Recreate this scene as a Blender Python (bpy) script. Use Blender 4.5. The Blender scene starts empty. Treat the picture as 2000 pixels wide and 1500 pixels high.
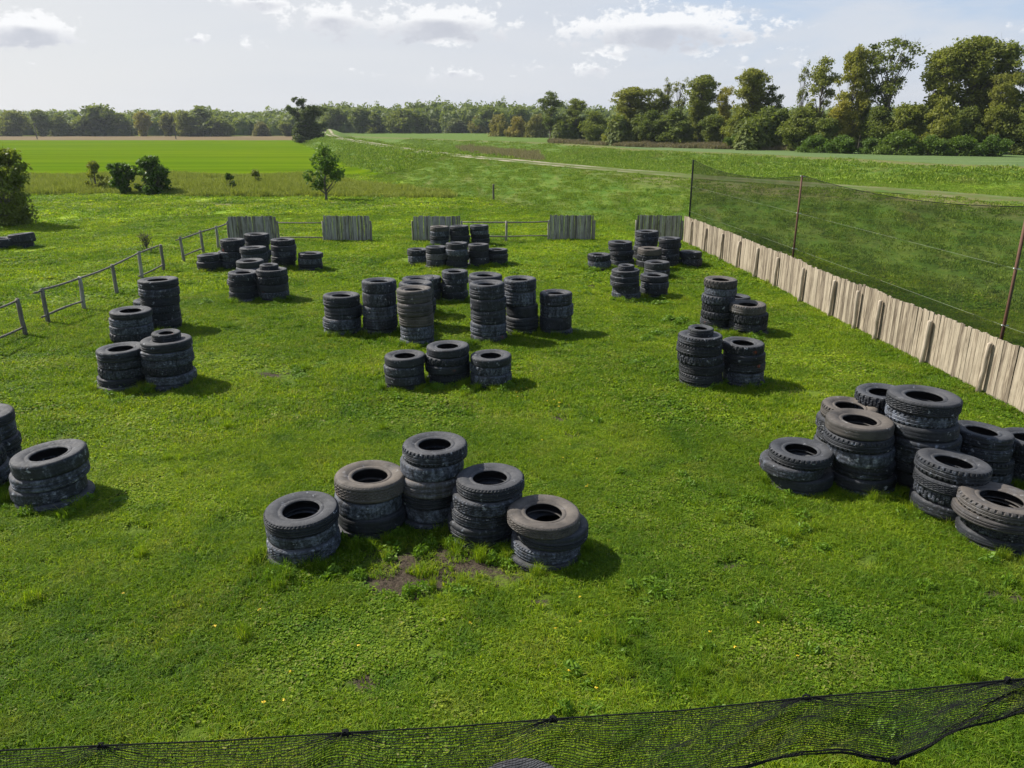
import bpy, math, random
import numpy as np
from mathutils import Vector, Matrix

# ------------------------------------------------------------------ camera
CAMH = 5.5; F = 1500.0; PITCH = math.atan(505/1500.0)
cp, sp = math.cos(PITCH), math.sin(PITCH)
scene = bpy.context.scene
C = scene.collection
cam = bpy.data.cameras.new('camera'); camo = bpy.data.objects.new('camera', cam); C.objects.link(camo)
camo.location = (0, 0, CAMH); camo.rotation_euler = (math.pi/2-PITCH, 0, 0)
cam.sensor_width = 36; cam.lens = 27; cam.clip_start = 0.05; cam.clip_end = 6000
scene.camera = camo

# ------------------------------------------------------------------ light and sky
SUN_EL = 44.0
SH = Vector((0.90, -0.42)).normalized()          # direction the shadows fall on the ground
el = math.radians(SUN_EL)
sdir = Vector((-SH.x*math.cos(el), -SH.y*math.cos(el), math.sin(el)))   # towards the sun
sun = bpy.data.lights.new('sun', 'SUN'); sun.energy = 5.0; sun.angle = math.radians(0.53); sun.color = (1.0, 0.95, 0.86)
suno = bpy.data.objects.new('sun', sun); C.objects.link(suno)
suno.rotation_euler = (-sdir).to_track_quat('-Z', 'Y').to_euler(); suno.location = (-30, 30, 60)
scene.view_settings.view_transform = 'Standard'; scene.view_settings.look = 'None'
scene.view_settings.exposure = 0.58; scene.view_settings.gamma = 1.0

class NT:
    def __init__(s, nt): s.nt = nt; s.N = nt.nodes; s.L = nt.links
    def n(s, typ, ins=None, **kw):
        o = s.N.new(typ)
        for k, v in kw.items(): setattr(o, k, v)
        for k, v in (ins or {}).items():
            if isinstance(v, bpy.types.NodeSocket): s.L.new(v, o.inputs[k])
            else: o.inputs[k].default_value = v
        return o
    def math(s, op, a, b=0.0, c=None, clamp=False):
        d = {0: a, 1: b}
        if c is not None: d[2] = c
        return s.n('ShaderNodeMath', d, operation=op, use_clamp=clamp).outputs[0]
    def vm(s, op, a, b=(0, 0, 0)): return s.n('ShaderNodeVectorMath', {0: a, 1: b}, operation=op)
    def noise(s, vec, scale, detail=3, rough=0.55, dist=0.0, dim='3D'):
        return s.n('ShaderNodeTexNoise', {'Vector': vec, 'Scale': scale, 'Detail': detail, 'Roughness': rough, 'Distortion': dist}, noise_dimensions=dim).outputs[0]
    def ramp(s, fac, lo, hi, a=0.0, b=1.0, smooth=True):
        return s.n('ShaderNodeMapRange', {'Value': fac, 'From Min': lo, 'From Max': hi, 'To Min': a, 'To Max': b}, interpolation_type='SMOOTHSTEP' if smooth else 'LINEAR').outputs[0]
    def mix(s, fac, a, b, mode='MIX'):
        o = s.n('ShaderNodeMix', data_type='RGBA', blend_type=mode)
        for sock, v in ((o.inputs[0], fac), (o.inputs[6], a), (o.inputs[7], b)):
            if isinstance(v, bpy.types.NodeSocket): s.L.new(v, sock)
            else: sock.default_value = v if not isinstance(v, tuple) else (v+(1,) if len(v) == 3 else v)
        return o.outputs[2]

world = bpy.data.worlds.new('World'); scene.world = world; world.use_nodes = True
w = NT(world.node_tree); w.N.clear()
sky = w.n('ShaderNodeTexSky', sky_type='NISHITA', sun_disc=False)
sky.sun_elevation = el; sky.sun_rotation = math.atan2(sdir.x, sdir.y); sky.altitude = 50; sky.air_density = 1.0; sky.dust_density = 1.5; sky.ozone_density = 1.0
geo = w.n('ShaderNodeTexCoord')
dirv = w.vm('NORMALIZE', geo.outputs['Generated']).outputs[0]
xyz = w.n('ShaderNodeSeparateXYZ', {0: dirv})
elev = w.math('MULTIPLY', w.math('ARCSINE', xyz.outputs[2]), 180/math.pi)
azim = w.math('MULTIPLY', w.math('ARCTAN2', xyz.outputs[0], xyz.outputs[1]), 180/math.pi)
base = w.mix(1.0, sky.outputs[0], (0.10, 0.10, 0.10), 'MULTIPLY')
# thin high veil: strong low down and towards the left, thinner higher up and to the right
vfac = w.math('MULTIPLY', w.ramp(elev, 12, 50, 0.94, 0.12), w.ramp(w.math('ABSOLUTE', w.math('ADD', azim, 8)), 50, 150, 1.0, 0.5))
sk = w.vm('MULTIPLY', dirv, (1.0, 1.0, 7.0)).outputs[0]
streak = w.noise(sk, 1.6, 5, 0.6, 0.6)
blue = w.math('MULTIPLY', w.ramp(azim, 2, 22), w.ramp(elev, 1.5, 6.5))
blue = w.math('MULTIPLY', blue, w.ramp(streak, 0.42, 0.68, 1.0, 0.15))
vfac = w.math('MULTIPLY', vfac, w.math('SUBTRACT', 1.0, w.math('MULTIPLY', blue, 0.12)))
veilc = w.mix(w.ramp(streak, 0.3, 0.7), (0.430, 0.462, 0.520), (0.485, 0.502, 0.538))
veilc = w.mix(w.ramp(azim, -42, 5), (0.525, 0.53, 0.54), veilc)
veilc = w.mix(w.math('MULTIPLY', blue, 0.85), veilc, (0.270, 0.385, 0.560))
col = w.mix(vfac, base, veilc)
# cumulus clouds at their own bearings (az, el, half width, half height, strength) in degrees
clouds = [(55, 58, 85, 30, 1), (378, 76, 36, 13, .7), (488, 90, 42, 14, .55), (650, 38, 120, 38, .8), (860, 46, 150, 38, 1), (870, 90, 62, 18, .5), (717, 144, 38, 11, .6), (885, 143, 70, 17, .75),
 (1290, 58, 240, 44, .95), (1040, 128, 55, 17, .55), (1165, 134, 52, 22, .7), (1005, 148, 44, 11, .4), (1200, 105, 60, 20, .5), (1480, 112, 170, 26, .45), (510, 6, 125, 20, .7), (1960, 60, 130, 26, .4), (60, 125, 26, 6, .4), (500, 70, 50, 12, .3)]
pv = w.n('ShaderNodeCombineXYZ', {0: azim, 1: elev, 2: 0.0}).outputs[0]
pq = w.n('ShaderNodeCombineXYZ', {0: azim, 1: w.math('MULTIPLY', elev, 1.6), 2: 0.0}).outputs[0]
n1 = w.noise(pq, 0.75, 6, 0.62)
tot = None; low = None
for px, py, hwp, hhp, st in clouds:
    d0 = Vector(((px-1000)/1500, cp-(py-750)/1500*sp, -sp-(py-750)/1500*cp)).normalized()
    az = math.degrees(math.atan2(d0.x, d0.y)); ev = math.degrees(math.asin(d0.z)); hw = math.degrees(hwp/1500)*.90; hh = math.degrees(hhp/1500)*1.0
    for up in (0, .45):
        q = w.n('ShaderNodeVectorMath', {0: pv, 1: (1/hw, 1/hh, 0), 2: (-az/hw, -ev/hh-up, 0)}, operation='MULTIPLY_ADD').outputs[0]
        v = w.math('MULTIPLY', w.math('SUBTRACT', 1.0, w.n('ShaderNodeVectorMath', {0: q}, operation='LENGTH').outputs['Value']), 1.0)
        v = w.math('MULTIPLY', w.math('ADD', v, 0.6), st)
        if up == 0: tot = v if tot is None else w.math('MAXIMUM', tot, v)
        else: low = v if low is None else w.math('MAXIMUM', low, v)
nn = w.math('MULTIPLY', w.math('SUBTRACT', n1, 0.5), 2.6)
thick = w.math('ADD', tot, nn); upper = w.math('ADD', low, nn)
tot = w.math('MULTIPLY', w.ramp(thick, 0.62, 1.02), w.ramp(tot, 0.05, .3))
shade = w.ramp(w.math('SUBTRACT', thick, w.math('MULTIPLY', upper, 0.86)), .14, .60)
ccol = w.mix(shade, (0.66, 0.665, 0.675), (0.385, 0.402, 0.450))
col = w.mix(w.math('MULTIPLY', tot, 0.9), col, ccol)
bgn = w.n('ShaderNodeBackground', {'Color': col, 'Strength': 1.0})
wo = w.n('ShaderNodeOutputWorld'); w.L.new(bgn.outputs[0], wo.inputs[0])
try: world.cycles.sampling_method = 'MANUAL'; world.cycles.sample_map_resolution = 512
except Exception: pass

# ------------------------------------------------------------------ helpers
rnd = random.Random(7); rng = np.random.default_rng(7)
def ray(px, py):
    a = (px-1000)/F; b = (py-750)/F
    return (a, cp-b*sp, -sp-b*cp)
def gp(px, py, z=0.0):
    d = ray(px, py); t = (CAMH-z)/(-d[2]); return Vector((d[0]*t, d[1]*t, z))
def at_depth(px, py, zc):
    d = ray(px, py); return Vector((d[0]*zc, d[1]*zc, CAMH+d[2]*zc))
def at_y(px, py, Y):
    d = ray(px, py); t = Y/d[1]; return Vector((d[0]*t, Y, CAMH+d[2]*t)), t
def mesh(name, V, faces, mat=None, smooth=False):
    me = bpy.data.meshes.new(name)
    V = np.asarray(V, dtype=np.float32)
    if isinstance(faces, np.ndarray):
        nf, k = faces.shape
        me.vertices.add(len(V)); me.vertices.foreach_set('co', V.ravel())
        me.loops.add(nf*k); me.loops.foreach_set('vertex_index', faces.astype(np.int32).ravel())
        me.polygons.add(nf); me.polygons.foreach_set('loop_start', np.arange(0, nf*k, k, dtype=np.int32))
        me.update(calc_edges=True)
    else: me.from_pydata([tuple(map(float, v)) for v in V], [], faces)
    me.polygons.foreach_set('use_smooth', [smooth]*len(me.polygons))
    if mat: me.materials.append(mat)
    me.update(); return me
def link(name, me, parent=None, loc=None):
    o = bpy.data.objects.new(name, me); C.objects.link(o)
    if parent: o.parent = parent
    if loc is not None: o.location = loc
    return o
def tag(o, label=None, cat=None, group=None, kind=None):
    if label: o['label'] = label
    if cat: o['category'] = cat
    if group: o['group'] = group
    if kind: o['kind'] = kind
    return o
def empty(name, loc=(0, 0, 0), rz=0):
    o = bpy.data.objects.new(name, None); C.objects.link(o); o.location = loc; o.rotation_euler = (0, 0, rz); o.empty_display_size = .2
    return o
class MB:
    def __init__(s): s.V = []; s.Fc = []
    def box(s, c, sz, M=None, jit=0):
        b = len(s.V)
        for i in range(8):
            v = Vector((c[0]+(sz[0]/2)*(1 if i & 1 else -1), c[1]+(sz[1]/2)*(1 if i & 2 else -1), c[2]+(sz[2]/2)*(1 if i & 4 else -1)))
            if jit: v += Vector((rnd.uniform(-jit, jit), rnd.uniform(-jit, jit)*.3, rnd.uniform(-jit, jit)))
            if M: v = M @ v
            s.V.append(v)
        for f in ((0, 2, 3, 1), (4, 5, 7, 6), (0, 1, 5, 4), (2, 6, 7, 3), (0, 4, 6, 2), (1, 3, 7, 5)): s.Fc.append([b+i for i in f])
    def tube(s, pts, rad, seg=8, cap=True):
        pts = [Vector(p) for p in pts]; n = len(pts)
        if not hasattr(rad, '__len__'): rad = [rad]*n
        b = len(s.V)
        for i, p in enumerate(pts):
            d = (pts[min(i+1, n-1)]-pts[max(i-1, 0)]).normalized()
            u = d.cross(Vector((0, 0, 1)) if abs(d.z) < .9 else Vector((1, 0, 0))).normalized(); v = d.cross(u)
            for k in range(seg):
                a = 2*math.pi*k/seg; s.V.append(p+(u*math.cos(a)+v*math.sin(a))*rad[i])
        for i in range(n-1):
            for k in range(seg):
                k2 = (k+1) % seg; s.Fc.append([b+i*seg+k, b+i*seg+k2, b+(i+1)*seg+k2, b+(i+1)*seg+k])
        if cap: s.Fc.append([b+k for k in range(seg)][::-1]); s.Fc.append([b+(n-1)*seg+k for k in range(seg)])
    def build(s, name, mat, parent=None, smooth=False):
        return link(name, mesh(name, s.V, s.Fc, mat, smooth), parent)
def newmat(name):
    m = bpy.data.materials.new(name); m.use_nodes = True; t = NT(m.node_tree); t.N.clear()
    t.out = t.n('ShaderNodeOutputMaterial'); t.mat = m; return t
def finish(t, color, rough=0.7, bump=None, bstr=0.3, bdist=0.01, spec=0.5, metal=0.0):
    p = t.n('ShaderNodeBsdfPrincipled', {'Base Color': color if isinstance(color, bpy.types.NodeSocket) else tuple(color)+(1,), 'Roughness': rough, 'Specular IOR Level': spec, 'Metallic': metal})
    if bump is not None:
        bn = t.n('ShaderNodeBump', {'Height': bump, 'Strength': bstr, 'Distance': bdist}); t.L.new(bn.outputs[0], p.inputs['Normal'])
    t.L.new(p.outputs[0], t.out.inputs[0]); return p

# ------------------------------------------------------------------ terrain shape
CREST = [gp(px, py, 2.2) for px, py in ((2700, 470), (2300, 425), (2000, 392), (1700, 368), (1340, 344), (1180, 330), (1000, 315), (820, 296), (740, 283), (690, 274))]
CREST = np.array([[p.x, p.y] for p in CREST]); CREST[0] = [40, 12] if CREST[0][1] > CREST[1][1] else CREST[0]
CREST = np.vstack([[60, -20], CREST, [[-46, 215], [-75, 330], [-110, 480]]])
RIM = np.array([[140, -20]]+[list(gp(px, py, 1.5)[:2]) for px, py in ((2300, 340), (2000, 325), (1825, 319), (1675, 310), (1500, 302), (1350, 296), (1250, 292), (1180, 285), (1080, 279))]+[[-30, 262], [-70, 330], [-150, 620]])
def sdist(P, L):
    """signed distance to the polyline L (positive to the right when walking along L)"""
    best = np.full(len(P), 1e9); sg = np.ones(len(P)); seg = np.zeros(len(P))
    for i in range(len(L)-1):
        a, b = L[i], L[i+1]; ab = b-a; t = np.clip(((P-a)@ab)/(ab@ab), 0, 1)
        q = P-(a+t[:, None]*ab); d = np.hypot(q[:, 0], q[:, 1]); cr = ab[0]*(P[:, 1]-a[1])-ab[1]*(P[:, 0]-a[0])
        m = d < best; best[m] = d[m]; sg[m] = np.where(cr[m] > 0, -1, 1); seg[m] = i+t[m]
    return best*sg, seg
def sstep(x): x = np.clip(x, 0, 1); return x*x*(3-2*x)
def lump(x, y, s, k):
    return (np.sin(x*s*1.0+k)+np.sin(y*s*1.31+k*2.1)+np.sin((x+y)*s*.73+k*.7)+np.sin((x-y)*s*1.9+k*1.3)*.5)/3.5
def H(x, y):
    x = np.atleast_1d(np.asarray(x, float)); y = np.atleast_1d(np.asarray(y, float)); P = np.stack([x, y], 1)
    d, _ = sdist(P, CREST)                     # negative = our side
    wl = np.where(d < 0, 9.0, 7.5)
    dike = 2.2*sstep(1-np.maximum(np.abs(d)-1.6, 0)/wl)
    r, _ = sdist(P, RIM)
    bank = 1.5*sstep((r+13)/13.0)
    z = np.where(d > 0, np.maximum(dike, 0)+bank, dike)
    near = np.exp(-(np.hypot(x, y-16)/26)**4)
    z = z+lump(x, y, .55, 1.0)*.03*near+lump(x, y, .22, 2.0)*.05*(1-near)*np.clip((np.hypot(x, y)-30)/20, 0, 1)
    z = z+lump(x, y, 1.7, 3.0)*.035*np.clip(1-np.abs(d)/10, 0, 1)*(np.abs(d) > 1.8)
    return z
def Hs(x, y): return float(H(x, y)[0])

# ------------------------------------------------------------------ grass colours shared by ground and blades
BARE = [((860, 1108), 1.35, .85), ((790, 1125), 1.0, .6), ((520, 733), .55, .32), ((590, 727), .6, .28), ((640, 727), .35, .2), ((408, 620), .45, .3), ((715, 1338), .22, .30), ((1095, 820), .22, .45), ((1118, 850), .2, .25), ((1255, 1365), .28, .2), ((1215, 1325), .22, .2), ((1040, 1180), .3, .12), ((155, 858), .45, .2), ((1460, 1110), .5, .14), ((1165, 560), .9, .5), ((1060, 548), .5, .3), ((1130, 1165), .25, .12), ((1960, 1165), .4, .2)]
BAREW = [(gp(*p), rx, ry) for p, rx, ry in BARE]
def bare_val(x, y):
    v = np.zeros(len(x))
    for c, rx, ry in BAREW: v = np.maximum(v, 1-np.hypot((x-c.x)/rx, (y-c.y)/ry))
    return v
def grass_col(t, tall=False):
    g = t.n('ShaderNodeNewGeometry').outputs['Position']
    a = t.noise(g, 0.22, 4, 0.6); b = t.noise(g, 1.1, 3, 0.6); c = t.noise(g, 0.055, 3, 0.5)
    col = t.mix(t.ramp(a, 0.36, 0.66), (0.132, 0.232, 0.010), (0.275, 0.385, 0.016))
    col = t.mix(t.math('MULTIPLY', t.ramp(b, 0.50, 0.74), 0.50), col, (0.275, 0.310, 0.045))
    col = t.mix(t.math('MULTIPLY', t.ramp(b, 0.50, 0.30), 0.55), col, (0.052, 0.145, 0.012))
    # the dike and banks: drier, olive with straw coloured bands
    at = t.n('ShaderNodeAttribute', attribute_name='zone', attribute_type='GEOMETRY').outputs['Color']
    return col, g, a, b, c

t = newmat('ground_grass')
col, g, a, b, c = grass_col(t)
zn = t.n('ShaderNodeSeparateColor', {0: t.n('ShaderNodeAttribute', attribute_name='zone').outputs['Color']})
fine = t.noise(g, 14.0, 4, 0.7); mid = t.noise(g, 3.2, 4, 0.65)
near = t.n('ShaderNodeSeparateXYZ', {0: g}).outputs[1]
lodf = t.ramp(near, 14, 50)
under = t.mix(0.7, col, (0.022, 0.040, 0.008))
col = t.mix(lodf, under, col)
gs = t.vm('MULTIPLY', g, (1.0, 0.35, 1.0)).outputs[0]
str_ = t.noise(gs, 1.3, 5, 0.65)
slope = t.mix(t.ramp(str_, 0.40, 0.62), (0.072, 0.135, 0.012), (0.115, 0.165, 0.022))
slope = t.mix(t.math('MULTIPLY', t.ramp(t.noise(gs, .6, 4, .6, .4), 0.54, 0.72), 0.55), slope, (0.140, 0.125, 0.045))
slope = t.mix(t.math('MULTIPLY', t.ramp(t.noise(gs, 2.3, 4, .6), 0.50, 0.36), 0.7), slope, (0.060, 0.130, 0.012))
col = t.mix(zn.outputs[0], col, slope)                 # R: dike slope
col = t.mix(zn.outputs[1], col, t.mix(t.ramp(mid, .3, .7), (0.135, 0.115, 0.055), (0.20, 0.165, 0.075)))   # G: dry mown strip
col = t.mix(zn.outputs[2], col, t.mix(t.ramp(str_, .35, .65), (0.075, 0.155, 0.008), (0.110, 0.200, 0.010)))    # B: lush low meadow
col = t.mix(t.math('MULTIPLY', t.math('SUBTRACT', 1.0, t.ramp(mid, 0.35, 0.50)), 0.30), col, (0.035, 0.075, 0.010))
bm = None
for cc, rx, ry in BAREW:
    d = t.vm('MULTIPLY', t.vm('SUBTRACT', g, tuple(cc)).outputs[0], (1/rx, 1/ry, 0.0)).outputs[0]
    v = t.math('SUBTRACT', 1.0, t.n('ShaderNodeVectorMath', {0: d}, operation='LENGTH').outputs['Value'])
    bm = v if bm is None else t.math('MAXIMUM', bm, v)
bmk = t.ramp(t.math('ADD', bm, t.math('MULTIPLY', t.math('SUBTRACT', t.noise(g, 4.5, 5, .75), .5), 2.4)), 0.15, 0.55)
soil = t.mix(t.ramp(t.noise(g, 30, 4, .7), .3, .7), (0.032, 0.024, 0.017), (0.078, 0.060, 0.043))
col = t.mix(bmk, col, soil)
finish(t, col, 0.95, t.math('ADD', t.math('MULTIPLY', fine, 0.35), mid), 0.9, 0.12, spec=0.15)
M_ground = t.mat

t = newmat('crop_rows')
g = t.n('ShaderNodeNewGeometry').outputs['Position']
gs = t.vm('MULTIPLY', g, (0.02, 1.0, 1.0)).outputs[0]
rows = t.noise(gs, 0.16, 5, .75); big = t.noise(g, 0.03, 3, .5)
col = t.mix(t.ramp(rows, .40, .60), (0.070, 0.122, 0.005), (0.122, 0.178, 0.006))
col = t.mix(t.ramp(big, .35, .65, 0, .55), col, (0.075, 0.145, 0.004))
col = t.mix(t.math('MULTIPLY', t.ramp(t.noise(t.vm('MULTIPLY', g, (.12, 1, 1)).outputs[0], .22, 6, .75), .58, .64), .7), col, (0.045, 0.095, 0.004))
finish(t, col, 0.95, rows, 0.7, 0.15, spec=0.0); M_crop = t.mat
t = newmat('stubble')
g = t.n('ShaderNodeNewGeometry').outputs['Position']
col = t.mix(t.ramp(t.noise(t.vm('MULTIPLY', g, (.1, 1, 1)).outputs[0], .3, 4, .6), .35, .65), (0.120, 0.088, 0.040), (0.175, 0.130, 0.065))
finish(t, col, 0.95, spec=0.1); M_stubble = t.mat
t = newmat('beet_leaves')
g = t.n('ShaderNodeNewGeometry').outputs['Position']
gs = t.vm('MULTIPLY', g, (.12, 1, 1)).outputs[0]
col = t.mix(t.ramp(t.noise(gs, .8, 4, .65), .35, .65), (0.070, 0.120, 0.028), (0.115, 0.170, 0.048))
finish(t, col, 0.85, t.noise(g, 2.5, 4, .7), 0.8, 0.15, spec=0.3); M_beet = t.mat
t = newmat('track_gravel')
g = t.n('ShaderNodeNewGeometry').outputs['Position']
wv = t.n('ShaderNodeAttribute', attribute_name='across').outputs['Fac']
rut = t.ramp(t.math('ABSOLUTE', t.math('SUBTRACT', t.math('ABSOLUTE', t.math('SUBTRACT', wv, .5)), .27)), .08, .17, 1, 0)
rutn = t.math('MULTIPLY', t.math('MULTIPLY', rut, t.ramp(t.noise(g, .30, 4, .7), .38, .60)), t.ramp(t.n('ShaderNodeSeparateXYZ', {0: g}).outputs[1], 50, 85, .14, 1.0))
col = t.mix(t.ramp(t.noise(g, 1.1, 4, .6), .3, .7), (0.070, 0.125, 0.018), (0.120, 0.120, 0.040))
col = t.mix(rutn, col, t.mix(t.noise(g, 5, 3, .6), (0.30, 0.24, 0.18), (0.46, 0.40, 0.33)))
finish(t, col, 0.95, t.noise(g, 6, 3), .4, .03, spec=.1); M_track = t.mat

# ------------------------------------------------------------------ ground sheet, split into its zones
def build_ground():
    ys = [-30, -18, -10, -5, -2, 0, 1.5, 3]
    y = 4.0
    while y < 130: ys.append(y); y += max(0.12, 0.0035*y+0.0001*y*y)
    while y < 1200: ys.append(y); y *= 1.0075
    ys += [1500, 2000, 2800, 4000, 5500]
    ys = np.array(ys); NX = 420; u = np.linspace(-1, 1, NX); u = u*(0.86+.14*np.abs(u)**3)
    W = np.abs(ys)*1.15+22
    X = u[None, :]*W[:, None]; Y = np.repeat(ys[:, None], NX, 1)
    Z = H(X.ravel(), Y.ravel())
    V = np.stack([X.ravel(), Y.ravel(), Z], 1)
    ny = len(ys); i = np.arange(ny-1)[:, None]*NX+np.arange(NX-1)[None, :]
    Fc = np.stack([i, i+1, i+1+NX, i+NX], 2).reshape(-1, 4)
    ctr = V[Fc].mean(1)
    P2 = ctr[:, :2]; d, _ = sdist(P2, CREST); r, _ = sdist(P2, RIM)
    x, yy = ctr[:, 0], ctr[:, 1]
    wob = lump(x, yy, .12, 5)*1.5
    zone = np.zeros(len(Fc), int)
    ynear = 86+lump(x, x*0, .1, 1)*1.0
    crop = (d < -8.5) & (yy > ynear) & (yy < 315) & (x < -8)
    crop |= (d < -8.5) & (yy > 70+(x+62)*.4) & (x < -62) & (yy < 315)
    zone[crop] = 1
    zone[(d < -6) & (yy >= 315) & (yy < 445) & (x < -40)] = 2
    zone[(r > 0.8+wob*.3) & (x > 18)] = 3
    names = [('ground', M_ground), ('crop_field', M_crop), ('stubble_field', M_stubble), ('leafy_field', M_beet)]
    # soft zone attribute on the grass
    dv, _ = sdist(V[:, :2], CREST); rv, _ = sdist(V[:, :2], RIM); vx, vy = V[:, 0], V[:, 1]
    R = np.where(dv < 0, sstep((dv+12.5+lump(vx, vy, .3, 2)*2)/4), np.maximum(sstep(1-(dv-5)/3), sstep((rv+13)/5)))
    G = sstep(1-np.abs(vy-58-lump(vx, vy, .2, 4)*1.6)/5.0)*sstep((2+lump(vx, vy, .5, 1)*2-vx)/7)*.8
    G = np.maximum(G, sstep(1-np.abs(rv+1.5)/2.5)*.75*(dv > 5))
    G = np.maximum(G, .7*sstep(1-np.abs(dv+3.0+lump(vx, vy, .2, 1)*1.5)/2.0)*sstep((vx-2)/10))
    B = (dv > 7)*sstep((dv-7)/3)*sstep((-12-rv)/3)
    B = B*(.25+.75*sstep((30-vx)/25)); R = np.clip(R-B*.9, 0, 1)
    colr = np.stack([R, G*(1-B), B, np.ones_like(R)], 1)
    for k, (nm, mt) in enumerate(names):
        f = Fc[zone == k]
        used = np.unique(f); remap = np.zeros(len(V), int); remap[used] = np.arange(len(used))
        me = mesh(nm, V[used], remap[f], mt, True)
        if k == 0:
            ca = me.color_attributes.new('zone', 'FLOAT_COLOR', 'POINT'); ca.data.foreach_set('color', colr[used].astype(np.float32).ravel())
        tag(link(nm, me), kind='structure')
    # track along the crest
    pts = []; L = CREST[1:]
    for i in range(len(L)-1):
        n = max(2, int(np.hypot(*(L[i+1]-L[i]))/1.0))
        for k in range(n): pts.append(L[i]+(L[i+1]-L[i])*k/n)
    pts = np.array(pts)
    for _ in range(30): pts[1:-1] = (pts[:-2]+2*pts[1:-1]+pts[2:])/4
    tn = np.gradient(pts, axis=0); tn /= np.linalg.norm(tn, axis=1)[:, None]; nr = np.stack([tn[:, 1], -tn[:, 0]], 1)
    K = 9; V = []; ac = []
    for k in range(K):
        q = pts+nr*((k/(K-1)-.5)*3.4+lump(pts[:, 0], pts[:, 1], .4, k)[:, None]*.12)
        z = H(q[:, 0], q[:, 1])+.03
        V.append(np.column_stack([q, z])); ac += [k/(K-1)]*len(pts)
    V = np.vstack(V); n = len(pts)
    Fc = np.array([[k*n+i, k*n+i+1, (k+1)*n+i+1, (k+1)*n+i] for k in range(K-1) for i in range(n-1)])
    me = mesh('track', V, Fc, M_track, True); at = me.attributes.new('across', 'FLOAT', 'POINT'); at.data.foreach_set('value', np.array(ac, np.float32))
    tag(link('track', me), kind='structure')
build_ground()

# ------------------------------------------------------------------ tyres
def tyre_material():
    t = newmat('weathered_rubber')
    oi = t.n('ShaderNodeObjectInfo'); oc = t.n('ShaderNodeSeparateColor', {0: oi.outputs['Color']})
    tan_, splat_, seed_ = oc.outputs
    p = t.n('ShaderNodeTexCoord').outputs['Object']
    ofs = t.n('ShaderNodeCombineXYZ', {0: t.math('MULTIPLY', seed_, 91.0), 1: t.math('MULTIPLY', seed_, 37.0), 2: t.math('MULTIPLY', seed_, 53.0)}).outputs[0]
    q = t.vm('ADD', p, ofs).outputs[0]
    n1 = t.noise(q, 3.0, 4, .6); n2 = t.noise(q, 15, 4, .7); n3 = t.noise(q, 60, 3, .6)
    st = t.math('ADD', t.math('MULTIPLY', t.noise(t.vm('MULTIPLY', q, (1, 1, .35)).outputs[0], 8, 5, .72, .5), .5), t.math('MULTIPLY', t.noise(q, 20, 4, .75), .5))
    col = t.mix(t.ramp(n1, .3, .7), (0.004, 0.005, 0.007), (0.015, 0.018, 0.025))
    sx = t.n('ShaderNodeSeparateXYZ', {0: p})
    rad = t.math('SQRT', t.math('ADD', t.math('MULTIPLY', sx.outputs[0], sx.outputs[0]), t.math('MULTIPLY', sx.outputs[1], sx.outputs[1])))
    side = t.ramp(rad, .485, .505, 1, 0)           # 1 on the sidewalls, 0 on the tread
    # washed-out paint film
    film = t.math('MULTIPLY', t.ramp(st, t.math('SUBTRACT', .60, t.math('MULTIPLY', splat_, .18)), .68), t.math('ADD', .25, t.math('MULTIPLY', splat_, .75)))
    col = t.mix(film, col, (0.150, 0.172, 0.220))
    # paint ball splats
    vo = t.n('ShaderNodeTexVoronoi', {'Vector': t.vm('ADD', q, t.vm('MULTIPLY', t.n('ShaderNodeTexNoise', {'Vector': q, 'Scale': 12.0, 'Detail': 4.0}).outputs['Color'], (.22, .22, .22)).outputs[0]).outputs[0], 'Scale': 7.5, 'Randomness': 1.0})
    sep = t.n('ShaderNodeSeparateColor', {0: vo.outputs['Color']}).outputs
    sp_ = t.math('MULTIPLY', t.ramp(t.math('ADD', vo.outputs['Distance'], t.math('ADD', t.math('MULTIPLY', sep[1], .16), t.math('MULTIPLY', t.math('SUBTRACT', n2, .5), .55))), .18, .34, 1, 0), t.math('GREATER_THAN', t.math('ADD', sep[0], t.math('MULTIPLY', splat_, .55)), .74))
    sp_ = t.math('MULTIPLY', sp_, t.ramp(n2, .32, .58))
    col = t.mix(t.math('MULTIPLY', sp_, .8), col, t.mix(sep[2], (0.22, 0.245, 0.29), (0.50, 0.51, 0.53)))
    # rust-orange paint remains on a few
    v2 = t.n('ShaderNodeTexVoronoi', {'Vector': q, 'Scale': 1.6}); s2 = t.n('ShaderNodeSeparateColor', {0: v2.outputs['Color']}).outputs[0]
    og = t.math('MULTIPLY', t.math('MULTIPLY', t.ramp(v2.outputs['Distance'], .07, .14, 1, 0), t.math('GREATER_THAN', s2, .86)), t.ramp(n2, .38, .5))
    col = t.mix(t.math('MULTIPLY', og, .8), col, (0.26, 0.05, 0.02))
    # dust on the walls: grey or tan
    dustc = t.mix(tan_, (0.058, 0.061, 0.069), (0.175, 0.142, 0.108))
    up = t.ramp(sx.outputs[2], .02, .12)
    dm = t.math('MULTIPLY', t.math('MULTIPLY', side, up), t.ramp(n1, .15, .75, .22, .95))
    dm = t.math('MAXIMUM', dm, t.math('MULTIPLY', tan_, t.ramp(n1, .3, .7, .35, .8)))
    col = t.mix(dm, col, dustc)
    col = t.mix(t.math('MULTIPLY', t.ramp(n3, .5, .75), .16), col, (0.14, 0.145, 0.155))
    ring = t.n('ShaderNodeTexWave', {'Vector': t.n('ShaderNodeCombineXYZ', {0: rad}).outputs[0], 'Scale': 26.0, 'Distortion': 0.0}).outputs['Fac']
    hb = t.math('ADD', t.math('MULTIPLY', ring, t.math('MULTIPLY', side, .5)), t.math('ADD', n2, t.math('MULTIPLY', n3, .6)))
    finish(t, col, t.ramp(n2, .3, .7, .58, .85), hb, .6, .008, spec=.42)
    return t.mat
M_rubber = tyre_material()
t = newmat('tyre_inside'); p = t.n('ShaderNodeTexCoord').outputs['Object']
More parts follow.
